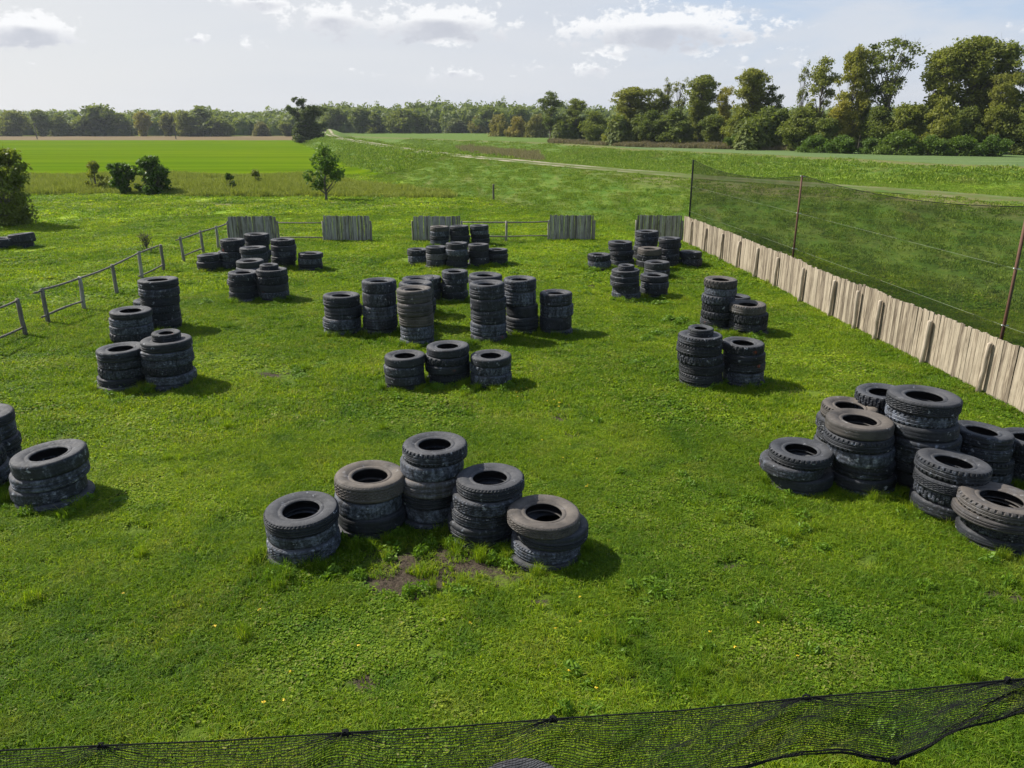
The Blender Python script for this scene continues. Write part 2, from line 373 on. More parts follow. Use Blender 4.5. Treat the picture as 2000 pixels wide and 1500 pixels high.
finish(t, t.mix(t.noise(p, 8, 3), (0.012, 0.012, 0.013), (0.035, 0.032, 0.030)), .9); M_inside = t.mat

def tyre_parts(kind, seg=240):
    """one worn tyre, lying flat, R .52 W .27: returns three meshes tread / sidewall / liner"""
    Wd = .27; h = Wd/2
    th = np.arange(seg)/seg*2*np.pi; idx = np.arange(seg)
    def rings(prof, dr=None):
        V = []
        for j, (r, z) in enumerate(prof):
            rr = r+(dr[j] if dr is not None else 0)*np.ones(seg) if not (dr is not None and hasattr(dr[j], '__len__')) else r+dr[j]
            wob = 1+.006*np.sin(2*th+kind)+.004*np.sin(3*th+kind*2)
            V.append(np.stack([rr*wob*np.cos(th), rr*wob*np.sin(th), z+np.zeros(seg)+.003*np.sin(2*th+kind*3)*(abs(z)/h)], 1))
        return np.vstack(V)
    def quads(n):
        Fc = []
        for j in range(n-1):
            k2 = (idx+1) % seg
            Fc.append(np.stack([j*seg+idx, j*seg+k2, (j+1)*seg+k2, (j+1)*seg+idx], 1))
        return np.vstack(Fc)
    # tread: from lower shoulder to upper shoulder
    zs = np.array([-.1215, -.114, -.100, -.088, -.078, -.060, -.054, -.040, -.034, -.012, -.006, .006, .012, .034, .040, .054, .060, .078, .088, .100, .114, .1215])
    prof = []; dr = []
    for z in zs:
        a = abs(z); r = .520-.022*(a/.122)**8-.004*(a/.122)**2
        prof.append((r, z)); g = np.zeros(seg)
        if kind == 0:       # plain ribs
            if .030 < a < .056 or a < .008: g -= .014
        elif kind == 1:     # deep shoulder lugs
            if a > .075: g -= .026*((idx % 6) < 2)
            elif .030 < a < .045 or a < .008: g -= .008
        elif kind == 2:     # zig-zag ribs
            ph = (idx % 6); tri = np.abs(ph-3)/3.0
            cz = np.array([-.062, -.022, .022, .062])
            dd = np.min(np.abs(z-(cz[:, None]+(tri-.5)[None, :]*.018)), 0); g -= .015*(dd < .007)
            if a > .108: g -= .008*((idx % 4) < 1)
        elif kind == 3:     # chunky blocks
            s = (idx+(8 if z > 0 else 0)//2) % 10
            if a > .045: g -= .028*(((idx+(5 if z > 0 else 0)) % 10) < 4)
            elif a < .012: g -= .016
            else: g -= .016*((idx % 5) < 2)
        elif kind == 4:     # worn almost smooth
            if .032 < a < .042: g -= .004
        elif kind == 5:     # fine shoulder sipes
            if a > .095: g -= .013*((idx % 4) < 2)
            if .050 < a < .062 or a < .008: g -= .013
            g -= .003*((idx % 5) == 0)
        dr.append(g)
    tread = (rings(prof, dr), quads(len(prof)))
    side = [(.494, .1215), (.484, .128), (.466, .1325), (.440, .135), (.412, .134), (.385, .129), (.358, .120), (.335, .108), (.322, .099), (.316, .098), (.310, .103), (.300, .106), (.285, .105), (.270, .099), (.262, .092), (.257, .082), (.260, .072), (.272, .068)]
    top = (rings([(r, z) for r, z in side]), quads(len(side)))
    ln = [(.270, .068), (.300, .084), (.345, .098), (.400, .110), (.450, .108), (.486, .085), (.496, .0), (.486, -.085), (.450, -.108), (.400, -.110), (.345, -.098), (.300, -.084), (.270, -.068)]
    liner = (rings(ln), quads(len(ln)))
    return tread, top, liner
TY = []
for k in range(6):
    (tv, tf), (sv, sf), (lv, lf) = tyre_parts(k)
    tm = mesh('tread', tv, tf, M_rubber, k in (4,)); 
    sm = mesh('sidewall', sv, sf[:, ::-1], M_rubber, True)
    sv2 = sv.copy(); sv2[:, 2] *= -1; sm2 = mesh('sidewall', sv2, sf, M_rubber, True)
    lm = mesh('liner', lv, lf[:, ::-1], M_inside, True)
    # whole tyre as one mesh for those too small to show their parts (every second segment)
    V = np.vstack([tv, sv, sv2, lv]); Fa = np.vstack([tf, sf[:, ::-1]+len(tv), sf+len(tv)+len(sv), lf[:, ::-1]+len(tv)+2*len(sv)])
    one = mesh('tyre', V, Fa, M_rubber, False)
    TY.append((tm, sm, sm2, lm, one))

def TRANS(loc, tilt, rz, s): return Matrix.Translation(loc) @ Matrix.Rotation(tilt[0], 4, 'X') @ Matrix.Rotation(tilt[1], 4, 'Y') @ Matrix.Rotation(rz, 4, 'Z') @ Matrix.Diagonal((s[0], s[1], s[2], 1))
TGROUP = 'old tyres stacked as barricades on the grass'
hidden_rows = []
def put_tyre(kind, loc, tilt, rz, R, th, color, label, big, hidden):
    s = (R/.52, R/.52*rnd.uniform(.985, 1.015), th/.27)
    M = TRANS(loc, tilt, rz, s)
    tm, sm, sm2, lm, one = TY[kind]
    if hidden: hidden_rows.append((kind, M)); return
    if big:
        o = empty('tyre'); o.matrix_world = M; o.location = loc
        for nm, me in (('tread', tm), ('sidewall', sm), ('sidewall', sm2), ('liner', lm)):
            c = link(nm, me, o); c.color = color
    else:
        o = link('tyre', one); o.matrix_world = M; o.color = color
    tag(o, label, 'tyre', TGROUP)

# name: top centre px, top width px, base centre x px, base front y px, count, words for the stack, extra
ST = {
'A1': (588, 991, 144, 595, 1113, 4, 'front left stack of the nearest five'),
'A2': (722, 924, 137, 727, 1059, 4, 'second stack from left of the nearest five'),
'A3': (849, 864, 126, 842, 1040, 6, 'tall middle stack of the nearest five'),
'A4': (957, 929, 133, 942, 1077, 5, 'second stack from right of the nearest five'),
'A5': (1062, 997, 143, 1067, 1122, 4, 'rightmost stack of the nearest five'),
'B1': (1565, 875, 120, 1556, 971, 4, 'leftmost stack of the right edge cluster'),
'B2': (1680, 817, 125, 1681, 971, 6, 'stack between low left and tallest, right cluster'),
'B3': (1660, 790, 104, .93, 0, 5, 'half hidden back left stack, right edge cluster'),
'B4': (1727, 764, 102, 1.10, 0, 6, 'stack behind tallest one, right edge cluster'),
'B5': (1806, 770, 133, 1795, 967, 8, 'tallest stack of the right edge cluster'),
'B6': (1918, 838, 112, 1912, 960, 5, 'stack right of tallest, right edge cluster'),
'B7': (2012, 852, 110, 2010, 958, 5, 'stack cut by right edge behind fence side'),
'B8': (1863, 898, 134, 1849, 1027, 5, 'second nearest stack of right edge cluster'),
'B9': (1957, 970, 152, 1943, 1085, 5, 'nearest stack of the right edge cluster'),
'C1': (791, 692, 80, 792, 766, 4, 'left stack of central row of three'),
'C2': (874.5, 673.5, 84, 875, 759, 5, 'middle stack of central row of three'),
'C3': (959, 692, 80, 958.5, 763.5, 4, 'right stack of central row of three'),
'D1': (666.5, 574.5, 71, 673, 657, 4, 'leftmost stack of the wide-tyre centre group'),
'D2': (740, 546.5, 68, 742.5, 657, 5, 'second stack from left, wide-tyre centre group'),
'D3': (808.5, 562.5, 69, 814.5, 679.5, 5, 'tall stack left of gap, centre group'),
'D4': (812, 551, 66, 1.30, 0, 4, 'first stack behind tan one, centre group'),
'D5': (816, 542.5, 63, 1.15, 0, 4, 'second stack behind tan one, centre group'),
'D6': (835, 541, 54, 835, 594, 5, 'back left stack of the centre group'),
'D7': (888, 528.5, 52, 886, 592, 5, 'back middle stack of the centre group'),
'D8': (948, 535.5, 66, 1.50, 0, 5, 'stack peeking behind right tall centre one'),
'D9': (951, 551.5, 70, 954, 672, 5, 'tall stack right of gap, centre group'),
'D10': (1015.5, 543, 65, 1020, 658, 5, 'second stack from right, centre group'),
'D11': (1086, 570, 65, 1087, 657, 4, 'rightmost stack of the wide-tyre centre group'),
'E1': (858.5, 441.6, 37, .95, 0, 5, 'back left of three before board panel'),
'E2': (897, 440.5, 37, .95, 0, 5, 'back middle of three before board panel'),
'E3': (935.6, 439.5, 37.5, .95, 0, 5, 'back right of three before board panel'),
'E4': (815, 486, 33, 816, 519, 3, 'low leftmost stack, far centre row'),
'E5': (852, 481, 39, 852, 526, 4, 'second stack of far centre row'),
'E6': (892, 474, 43, 894, 527, 5, 'tallest stack of far centre row'),
'E7': (934.5, 476.5, 40, 934.5, 522.6, 4, 'fourth stack of far centre row'),
'E8': (971, 486, 37, 971, 520, 4, 'rightmost stack of far centre row'),
'F1': (410, 496, 49, 411, 533, 3, 'low left stack by rail fence, far left'),
'F2': (455, 467, 47, 450, 530, 6, 'second stack of far left group'),
'F3': (500.6, 456.4, 48, 1.25, 0, 6, 'tallest back stack of far left group'),
'F4': (552, 467, 47, 555.6, 528, 6, 'tall right stack of far left group'),
'F5': (606.5, 493.5, 48, 608, 530, 4, 'low rightmost stack of far left group'),
'F6': (494, 482.5, 51, 1.0, 0, 5, 'inner upper stack of far left group'),
'F7': (488, 508, 53, .80, 0, 4, 'inner lower stack of far left group'),
'F8': (474.5, 530.6, 58, 478.6, 592, 5, 'front left stack of far left group'),
'F9': (530, 525, 60, 538, 591, 5, 'front right stack of far left group'),
'G1': (308, 544.4, 74, 320.5, 649, 7, 'tall back stack of left group'),
'G2': (255, 605, 77, 261, 675, 5, 'back left stack of left group'),
'G3': (236, 678, 89, 242, 767, 5, 'front left stack of left group'),
'G4': (324, 661, 95, 335.6, 763, 6, 'front right stack of left group'),
'G5': (295, 584, 64, .55, 0, 3, 'low stack hidden behind left group'),
'H1': (1408, 544, 64, 1397, 648, 7, 'tall back stack of right middle group'),
'H2': (1437, 578, 58, .60, 0, 3, 'low half hidden stack, right middle group'),
'H3': (1461, 592, 71, 1463, 657, 4, 'back right stack of right middle group'),
'H4': (1368, 652, 85, 1367, 763, 6, 'front left stack of right middle group'),
'H5': (1452, 667, 81, 1451, 759, 5, 'front right stack of right middle group'),
'I1': (1170, 496, 45, 1170, 529, 3, 'low leftmost stack of far right group'),
'I2': (1211.5, 471.5, 47, 1216, 523, 6, 'second stack of far right group'),
'I3': (1264, 451, 46, 1.30, 0, 7, 'tallest back stack of far right group'),
'I4': (1308, 464, 43, 1307, 523, 6, 'tall right stack of far right group'),
'I5': (1349, 490.6, 43, 1349, 523, 3, 'low rightmost stack of far right group'),
'I6': (1269, 484, 47.5, .85, 0, 4, 'inner upper stack of far right group'),
'I7': (1283.5, 510.6, 49, .60, 0, 3, 'inner lower stack of far right group'),
'I8': (1222, 526, 55, 1221, 590, 6, 'front left stack of far right group'),
'I9': (1278, 536, 54.6, 1277, 584, 4, 'front right stack of far right group'),
'J1': (95, 882, 136, 101, 998, 4, 'sagging stack at the left edge'),
'J2': (-42, 806, 118, .95, 0, 5, 'back stack cut by left edge'),
'J3': (-80, 850, 130, .90, 0, 4, 'front stack cut by left edge'),
'K1': (41, 456, 48, 41, 486, 2, 'pair beyond rail fence at left edge'),
'K2': (2, 465, 46, 2, 489, 2, 'outer pair beyond rail fence, left edge'),
'L1': (1018, 1556, 210, .42, 0, 2, 'pair below netting at bottom edge'),
}
SMALL = {'F9': (525, 514, 36), 'G4': (324, 649, 54), 'H4': (1369, 641, 50), 'I8': (1223.5, 517, 32)}
TAN = {'A2': [0], 'A5': [0], 'B9': [0, 1], 'D3': [0, 1, 2], 'I6': [0], 'E5': [1], 'B2': [0], 'A3': [2], 'E1': [0], 'B3': [0], 'H1': [0], 'H3': [0]}
HID = {'D4': 2, 'D5': 2, 'D8': 3, 'D6': 3, 'E1': 4, 'E2': 4, 'E3': 4, 'F3': 3, 'F6': 3, 'F7': 3, 'I3': 4, 'I6': 3, 'I7': 2, 'B3': 4, 'B4': 3, 'G5': 1, 'H2': 1}   # first hidden row
KIND = {('A1', 0): 5, ('A1', 1): 4, ('A1', 2): 2, ('A2', 0): 2, ('A2', 1): 4, ('A3', 0): 1, ('A3', 1): 4, ('A4', 0): 5, ('A4', 1): 2, ('A5', 0): 2, ('A5', 1): 0, ('A5', 2): 5,
 ('B1', 0): 1, ('B1', 1): 4, ('B2', 0): 4, ('B2', 1): 1, ('B5', 0): 2, ('B5', 1): 1, ('B5', 2): 4, ('B4', 0): 3, ('B4', 1): 3, ('B8', 0): 1, ('B8', 1): 2, ('B9', 0): 1, ('B9', 1): 0, ('C2', 1): 3, ('C3', 1): 3, ('H1', 0): 3, ('H1', 3): 3, ('H1', 4): 3, ('H3', 0): 1, ('H3', 1): 3, ('C1', 0): 4, ('C2', 0): 4, ('C3', 0): 4, ('H4', 1): 1, ('H4', 2): 3, ('H4', 0): 1}
ORD = ['topmost', 'second down', 'third down', 'fourth down', 'fifth down', 'sixth down', 'seventh down', 'eighth down']
STC = {}; ntyre = 0
TILT = {'J1': (0.02, -.05), 'B6': (-.02, .10), 'B8': (-.03, .07), 'F1': (0, -.05), 'A5': (.02, .05), 'B9': (0, .05), 'A1': (.05, 0), 'K1': (0, -.08)}
for key, (xt, yt, wt, xb, yb, n, desc) in ST.items():
    if yb:
        g0 = gp(xb, yb); d = math.hypot(g0.x, g0.y); R = .48
        for _ in range(4):
            cx, cy = g0.x*(1+R/d), g0.y*(1+R/d); T, tt = at_y(xt, yt, cy); R = wt*tt/F/2
        bx, by = cx, cy
    else:
        zt = xb; T = gp(xt, yt, zt); tt = T.y*cp+(CAMH-zt)*sp; R = wt*tt/F/2; bx, by = T.x+rnd.uniform(-.04, .04), T.y+rnd.uniform(-.03, .03)
    R = min(max(R, .43), .56)
    gz = Hs(bx, by); ztop = T.z
    lean = max(-.22, min(.22, T.x-bx)); STC[key] = (bx, by, R)
    ths = [rnd.uniform(.85, 1.15) for _ in range(n)]; tb = ztop-gz+.02; ths[-1] *= (.5 if n > 1 else 1); k = tb/sum(ths); ths[-1] /= (.5 if n > 1 else 1); ths = [a*k for a in ths]
    z = ztop; tl = TILT.get(key, (0, 0))
    for i in range(n):
        th = ths[i]; zc = z-th/2; z -= th*.985
        f = 1-i/max(1, n-1)
        jx, jy = (rnd.uniform(-.035, .035), rnd.uniform(-.035, .035)) if i else (0, 0)
        if (key, i) in (('A5', 1), ('B1', 1)): jx = .10 if key == 'A5' else -.13
        if key == 'J1' and i == 3: jx = .14
        r = R*(1 if i == 0 else rnd.uniform(.965, 1.05))
        kd = KIND.get((key, i), rnd.choice([0, 0, 2, 4, 4, 5, 1, 3] if key[0] != 'D' else [0, 4, 5, 0, 4]))
        tan_ = rnd.uniform(.55, .8) if i in TAN.get(key, []) else rnd.uniform(0, .10)
        spl = rnd.choice([.15, .3, .5, .75, 1.0]) if i else rnd.uniform(.1, .6)
        if key[0] == 'D': spl = min(1, spl+.2)
        look = 'tan dusty' if tan_ > .5 else ('pale paint-streaked' if spl > .7 else ('grey speckled' if spl > .4 else 'black'))
        if i == 0 and tan_ < .5: look = 'grey dusty'
        pos = ORD[i] if i < n-1 or n == 1 else 'bottom'
        if key in SMALL and i == 0: pos = 'large upper'
        label = f'{look} tyre, {pos} in {desc}'
        tk = (1-i/max(1, n)) if i else 1
        tilt = (tl[0]*tk+rnd.uniform(-.018, .018), tl[1]*tk+rnd.uniform(-.022, .022))
        big = wt > 58
        hid = i >= HID.get(key, 99)
        if not hid: ntyre += 1
        put_tyre(kd, Vector((bx+lean*f+jx, by+jy, zc)), tilt, rnd.uniform(0, 6.28), r, th*(1.0+.02), (tan_, spl, rnd.random(), 1), label, big, hid)
    if key in SMALL:
        sx, sy, sw = SMALL[key]; T2, tt = at_y(sx, sy, by); th = .17; R2 = sw*tt/F/2
        put_tyre(0, Vector((T2.x, by, ztop+th/2-.02)), (.02, .01), 1, R2, th, (.05, .35, rnd.random(), 1), f'small black car tyre on top of {desc}', key in ('G4', 'H4'), False); ntyre += 1
print('tyres', ntyre, 'hidden rows', len(hidden_rows))
if hidden_rows:
    VV = []; FF = []; b = 0
    for kd, M in hidden_rows:
        me = TY[kd][4]; v = np.empty(len(me.vertices)*3, np.float32); me.vertices.foreach_get('co', v); v = v.reshape(-1, 3)
        f = np.empty(len(me.loops), np.int32); me.loops.foreach_get('vertex_index', f); f = f.reshape(-1, 4)
        A = np.array(M); VV.append(v@A[:3, :3].T+A[:3, 3]); FF.append(f+b); b += len(v)
    o = link('tyres', mesh('tyres', np.vstack(VV), np.vstack(FF), M_rubber)); o.color = (.05, .3, .3, 1)
    tag(o, 'black tyres at the foot of the half hidden rear stacks', 'tyres', kind='stuff')
# ------------------------------------------------------------------ leaf and blade materials
def leafmat(name, c1, c2, c3, trans=.35, rough=.6, scale=.6, world_noise=False):
    t = newmat(name)
    oi = t.n('ShaderNodeObjectInfo'); p = t.n('ShaderNodeTexCoord').outputs['Object']
    tint = t.n('ShaderNodeAttribute', attribute_name='tint').outputs['Fac']
    oc = t.n('ShaderNodeSeparateColor', {0: oi.outputs['Color']}).outputs
    n = t.noise(p, scale, 3, .6)
    f = t.math('ADD', t.math('MULTIPLY', tint, .6), t.math('MULTIPLY', t.ramp(n, .3, .7), .4))
    col = t.mix(f, c1, c2)
    col = t.mix(oc[0], col, c3)                 # object colour red: towards the autumn tint
    col = t.mix(t.math('MULTIPLY', oc[1], .7), col, (0.018, 0.032, 0.014))
    d = t.n('ShaderNodeBsdfPrincipled', {'Base Color': col, 'Roughness': rough, 'Specular IOR Level': .25})
    tr = t.n('ShaderNodeBsdfTranslucent', {'Color': t.mix(.5, col, t.mix(1.0, col, (1.5, 1.5, .5), 'MULTIPLY'))})
    m = t.n('ShaderNodeMixShader', {0: trans, 1: d.outputs[0], 2: tr.outputs[0]}); t.L.new(m.outputs[0], t.out.inputs[0])
    return t.mat
t = newmat('grass_blades')
col, g, a, b, c = grass_col(t)
tint = t.n('ShaderNodeAttribute', attribute_name='tint').outputs['Fac']
rn = t.n('ShaderNodeObjectInfo').outputs['Random']
col = t.mix(t.ramp(tint, .1, 1.0), t.mix(1.0, col, (.58, .70, .8), 'MULTIPLY'), t.mix(1.0, col, (1.45, 1.28, 1.3), 'MULTIPLY'))
straw = t.ramp(t.noise(g, .45, 4, .65), .52, .72, .965, .72, False)
col = t.mix(t.math('MULTIPLY', t.math('GREATER_THAN', tint, straw), .7), col, (0.30, 0.26, 0.11))
col = t.mix(t.math('MULTIPLY', rn, .3), col, (0.095, 0.190, 0.026))
yy = t.n('ShaderNodeSeparateXYZ', {0: g}).outputs[1]
d = t.n('ShaderNodeBsdfPrincipled', {'Base Color': col, 'Roughness': .6, 'Specular IOR Level': .15})
tr = t.n('ShaderNodeBsdfTranslucent', {'Color': t.mix(1.0, col, (1.25, 1.2, .5), 'MULTIPLY')})
m = t.n('ShaderNodeMixShader', {0: .46, 1: d.outputs[0], 2: tr.outputs[0]}); t.L.new(m.outputs[0], t.out.inputs[0])
M_blade = t.mat
t = newmat('slope_blades')
g = t.n('ShaderNodeNewGeometry').outputs['Position']; tint = t.n('ShaderNodeAttribute', attribute_name='tint').outputs['Fac']
gs = t.vm('MULTIPLY', g, (1.0, 0.35, 1.0)).outputs[0]; sn = t.noise(gs, 1.3, 5, .65); sm_ = t.noise(g, .12, 3, .5)
col = t.mix(t.ramp(sn, .38, .62), (0.155, 0.265, 0.018), (0.205, 0.305, 0.028))
col = t.mix(t.math('MULTIPLY', t.ramp(t.noise(gs, .6, 4, .6, .4), .54, .72), .45), col, (0.240, 0.230, 0.070))
col = t.mix(t.ramp(tint, .1, 1.0), t.mix(1.0, col, (.7, .75, .8), 'MULTIPLY'), t.mix(1.0, col, (1.4, 1.2, 1.3), 'MULTIPLY'))
d = t.n('ShaderNodeBsdfPrincipled', {'Base Color': col, 'Roughness': .6, 'Specular IOR Level': .2})
tr = t.n('ShaderNodeBsdfTranslucent', {'Color': col}); m = t.n('ShaderNodeMixShader', {0: .35, 1: d.outputs[0], 2: tr.outputs[0]}); t.L.new(m.outputs[0], t.out.inputs[0])
M_slope = t.mat
M_weed = leafmat('weed_leaf', (0.085, 0.175, 0.012), (0.175, 0.290, 0.020), (0.17, 0.16, 0.05), .35, .5, 3)
M_stalk = leafmat('dry_stalk', (0.150, 0.200, 0.028), (0.320, 0.345, 0.068), (0.20, 0.14, 0.075), .3, .8, 1)
M_leaf = leafmat('tree_leaf', (0.092, 0.140, 0.026), (0.230, 0.268, 0.055), (0.330, 0.285, 0.045), .42, .6, .22)
M_leaf2 = leafmat('bright_leaf', (0.060, 0.125, 0.016), (0.130, 0.215, 0.030), (0.28, 0.26, 0.04), .40, .5, .5)
M_willow = leafmat('willow_leaf', (0.100, 0.135, 0.055), (0.165, 0.200, 0.075), (0.33, 0.27, 0.06), .3, .7, .3)
t = newmat('bark'); p = t.n('ShaderNodeTexCoord').outputs['Object']
q = t.vm('MULTIPLY', p, (1, 1, .2)).outputs[0]; n = t.noise(q, 6, 4, .7)
finish(t, t.mix(n, (0.045, 0.038, 0.030), (0.155, 0.140, 0.115)), .9, n, .6, .03); M_bark = t.mat

# ------------------------------------------------------------------ grass, weeds, reeds (scattered stuff)
def blade_patch(name, n, rad, w, h0, h1, mat, seed, lean=.5, clump=0, flat=False):
    r = np.random.default_rng(seed)
    a = r.random(n)*6.283; rr = rad*np.sqrt(r.random(n)); x = rr*np.cos(a); y = rr*np.sin(a)
    hh = h0+(h1-h0)*r.random(n)**1.3
    if clump:
        cx = (r.random(clump)-.5)*rad*1.6; cy = (r.random(clump)-.5)*rad*1.6; ci = r.integers(0, clump, n)
        x = cx[ci]+r.normal(0, rad*.07, n); y = cy[ci]+r.normal(0, rad*.07, n)
    la = r.random(n)*6.283; ld = hh*lean*r.random(n)
    fa = r.random(n)*6.283; ww = w*(.6+.8*r.random(n))/2; ux = np.cos(fa)*ww; uy = np.sin(fa)*ww
    lx, ly = np.cos(la)*ld, np.sin(la)*ld; z0 = -.015
    V = np.zeros((n, 5, 3))
    V[:, 0] = np.stack([x-ux, y-uy, z0+0*x], 1); V[:, 1] = np.stack([x+ux, y+uy, z0+0*x], 1)
    V[:, 2] = np.stack([x+ux*.85+lx*.35, y+uy*.85+ly*.35, hh*.62], 1); V[:, 3] = np.stack([x-ux*.85+lx*.35, y-uy*.85+ly*.35, hh*.62], 1)
    V[:, 4] = np.stack([x+lx*1.1, y+ly*1.1, hh*(.95-.3*lean*r.random(n))], 1)
    me = bpy.data.meshes.new(name); i = np.arange(n)[:, None]*5
    loops = np.hstack([i+0, i+1, i+2, i+3, i+3, i+2, i+4]).ravel().astype(np.int32)
    me.vertices.add(n*5); me.vertices.foreach_set('co', V.astype(np.float32).ravel()); me.loops.add(n*7); me.loops.foreach_set('vertex_index', loops)
    me.polygons.add(n*2); ls = np.stack([np.arange(n)*7, np.arange(n)*7+4], 1).ravel().astype(np.int32); me.polygons.foreach_set('loop_start', ls)
    me.update(calc_edges=True); me.polygons.foreach_set('use_smooth', [True]*(n*2))
    at = me.attributes.new('tint', 'FLOAT', 'POINT'); at.data.foreach_set('value', np.repeat(r.random(n), 5).astype(np.float32))
    me.materials.append(mat); return bpy.data.objects.new(name, me)
def leaf_quads(pos, size, r, upbias=.5, aspect=1.6):
    """small four-sided leaves; pos (n,3)"""
    n = len(pos); nrm = r.normal(0, 1, (n, 3)); nrm[:, 2] += upbias*2; nrm /= np.linalg.norm(nrm, axis=1)[:, None]
    u = np.cross(nrm, r.normal(0, 1, (n, 3))); u /= np.linalg.norm(u, axis=1)[:, None]; v = np.cross(nrm, u)
    s = size*(.6+.8*r.random(n))[:, None]
    V = np.stack([pos-u*s*aspect/2, pos-v*s/2+nrm*s*.12, pos+u*s*aspect/2, pos+v*s/2+nrm*s*.12], 1).reshape(-1, 3)
    return V
def leaf_mesh(name, pos, size, mat, seed, tint=None, upbias=.5, aspect=1.6):
    r = np.random.default_rng(seed); V = leaf_quads(pos, size, r, upbias, aspect); n = len(pos)
    me = mesh(name, V, np.arange(n*4).reshape(n, 4), mat)
    tv = r.random(n) if tint is None else tint
    at = me.attributes.new('tint', 'FLOAT', 'POINT'); at.data.foreach_set('value', np.repeat(tv, 4).astype(np.float32)); return me
def clover_patch(name, n, rad, s, h, mat, seed, up=1.2):
    r = np.random.default_rng(seed); a = r.random(n)*6.283; rr = rad*np.sqrt(r.random(n))
    pos = np.stack([rr*np.cos(a), rr*np.sin(a), h*(.25+.75*r.random(n))], 1)
    return bpy.data.objects.new(name, leaf_mesh(name, pos, s, mat, seed, None, up, 1.4))
def scatter(name, protos, P, scl, idx, rot, label=None, zs=None, tilt=None):
    """ONE object: the prototypes instanced on the points P by a geometry node tree"""
    coll = bpy.data.collections.new(name+'_kinds')
    for k, o in enumerate(protos):
        if tuple(o.color) == (1, 1, 1, 1): o.color = (0, 0, 0, 1)
        o.name = '%s_%02d' % (name, k); coll.objects.link(o)
    me = bpy.data.meshes.new(name); me.vertices.add(len(P)); me.vertices.foreach_set('co', P.astype(np.float32).ravel())
    for nm, ty, dat in (('scl', 'FLOAT_VECTOR', np.stack([scl, scl, scl if zs is None else zs], 1)), ('idx', 'INT', idx), ('rot', 'FLOAT_VECTOR', np.stack([rng.normal(0, .05, len(P)), rng.normal(0, .05, len(P)), rot], 1))):
        at = me.attributes.new(nm, ty, 'POINT'); at.data.foreach_set('vector' if 'VEC' in ty else 'value', (dat.astype(np.int32) if ty == 'INT' else dat.astype(np.float32)).ravel())
    o = link(name, me); o.color = protos[0].color
    ng = bpy.data.node_groups.new(name, 'GeometryNodeTree'); ng.interface.new_socket('Geometry', in_out='INPUT', socket_type='NodeSocketGeometry'); ng.interface.new_socket('Geometry', in_out='OUTPUT', socket_type='NodeSocketGeometry')
    N = ng.nodes; gi = N.new('NodeGroupInput'); go = N.new('NodeGroupOutput'); ip = N.new('GeometryNodeInstanceOnPoints'); ci = N.new('GeometryNodeCollectionInfo')
    ci.inputs['Collection'].default_value = coll; ci.inputs['Separate Children'].default_value = True; ci.inputs['Reset Children'].default_value = True
    def na(nm, ty):
        a = N.new('GeometryNodeInputNamedAttribute'); a.data_type = ty; a.inputs['Name'].default_value = nm; return a.outputs['Attribute']
    ng.links.new(gi.outputs[0], ip.inputs['Points']); ng.links.new(ci.outputs[0], ip.inputs['Instance']); ip.inputs['Pick Instance'].default_value = True
    ng.links.new(na('idx', 'INT'), ip.inputs['Instance Index']); ng.links.new(na('scl', 'FLOAT_VECTOR'), ip.inputs['Scale'])
    e2r = N.new('FunctionNodeEulerToRotation'); ng.links.new(na('rot', 'FLOAT_VECTOR'), e2r.inputs[0]); ng.links.new(e2r.outputs[0], ip.inputs['Rotation'])
    ng.links.new(ip.outputs[0], go.inputs[0])
    md = o.modifiers.new('scatter', 'NODES'); md.node_group = ng
    return tag(o, label, kind='stuff')
def ring_pts(r0, r1, dens, amax=.72):
    n = int(dens*amax*(r1*r1-r0*r0)); a = (rng.random(n)*2-1)*amax; r = np.sqrt(r0*r0+(r1*r1-r0*r0)*rng.random(n))
    return np.stack([r*np.sin(a), r*np.cos(a)], 1)
def on_ground(P, dz=0): return np.column_stack([P, H(P[:, 0], P[:, 1])+dz])
LODS = [(4.2, 13.5, 60, .17, .0068, .035, .11), (13.5, 27, 20, .32, .0105, .04, .105), (27, 52, 5.5, .60, .018, .045, .11), (52, 92, 1.5, 1.15, .032, .05, .12)]
for li, (r0, r1, dens, rad, wd, h0, h1) in enumerate(LODS):
    protos = [blade_patch('b', 200, rad, wd*1.2, h0, h1*1.15, M_blade, 10*li+k, lean=1.35, clump=(0, 14, 22, 10, 0)[k]) for k in range(5)]
    protos += [clover_patch('c', 150, rad, wd*3.6, h1*.55, M_blade, 10*li+7+k) for k in range(2)]
    P = ring_pts(r0, r1*1.04, dens)
    bv = bare_val(P[:, 0], P[:, 1]); bv = np.where(bv > 0, bv+lump(P[:, 0], P[:, 1], 5.0, 1)*.35, 0)
    keep = (bv < .10) | (rng.random(len(P)) < .07)
    d, _ = sdist(P, CREST); keep &= d < -9.5
    P = P[keep]; n = len(P)
    tall = .5*(1+lump(P[:, 0], P[:, 1], 2.1, 2))*.5+.5*(1+lump(P[:, 0], P[:, 1], .8, 5))*.5
    zs = .38+.66*tall+rng.random(n)*.22
    clo = lump(P[:, 0], P[:, 1], 1.3, 4)+rng.normal(0, .35, n)
    idx = np.where(clo > .42, 5+rng.integers(0, 2, n), rng.integers(0, 5, n))
    scatter('grass', protos, on_ground(P), .9+.3*rng.random(n), idx, rng.random(n)*6.28, zs=zs, label=None)
# dike and far bank
protos = [blade_patch('s', 190, .75, .026, .03, .085, M_slope, 60+k, lean=1.3, clump=(0, 0, 30, 0, 22)[k]) for k in range(5)]
P = ring_pts(18, 92, 3.2); d, _ = sdist(P, CREST); rr_, _ = sdist(P, RIM); P = P[(d >= -10.5) & (np.abs(d) > 1.7) & (rr_ < .5)]; n = len(P)
scatter('slope_grass', protos, on_ground(P), .8+.5*rng.random(n), rng.integers(0, 5, n), rng.random(n)*6.28)
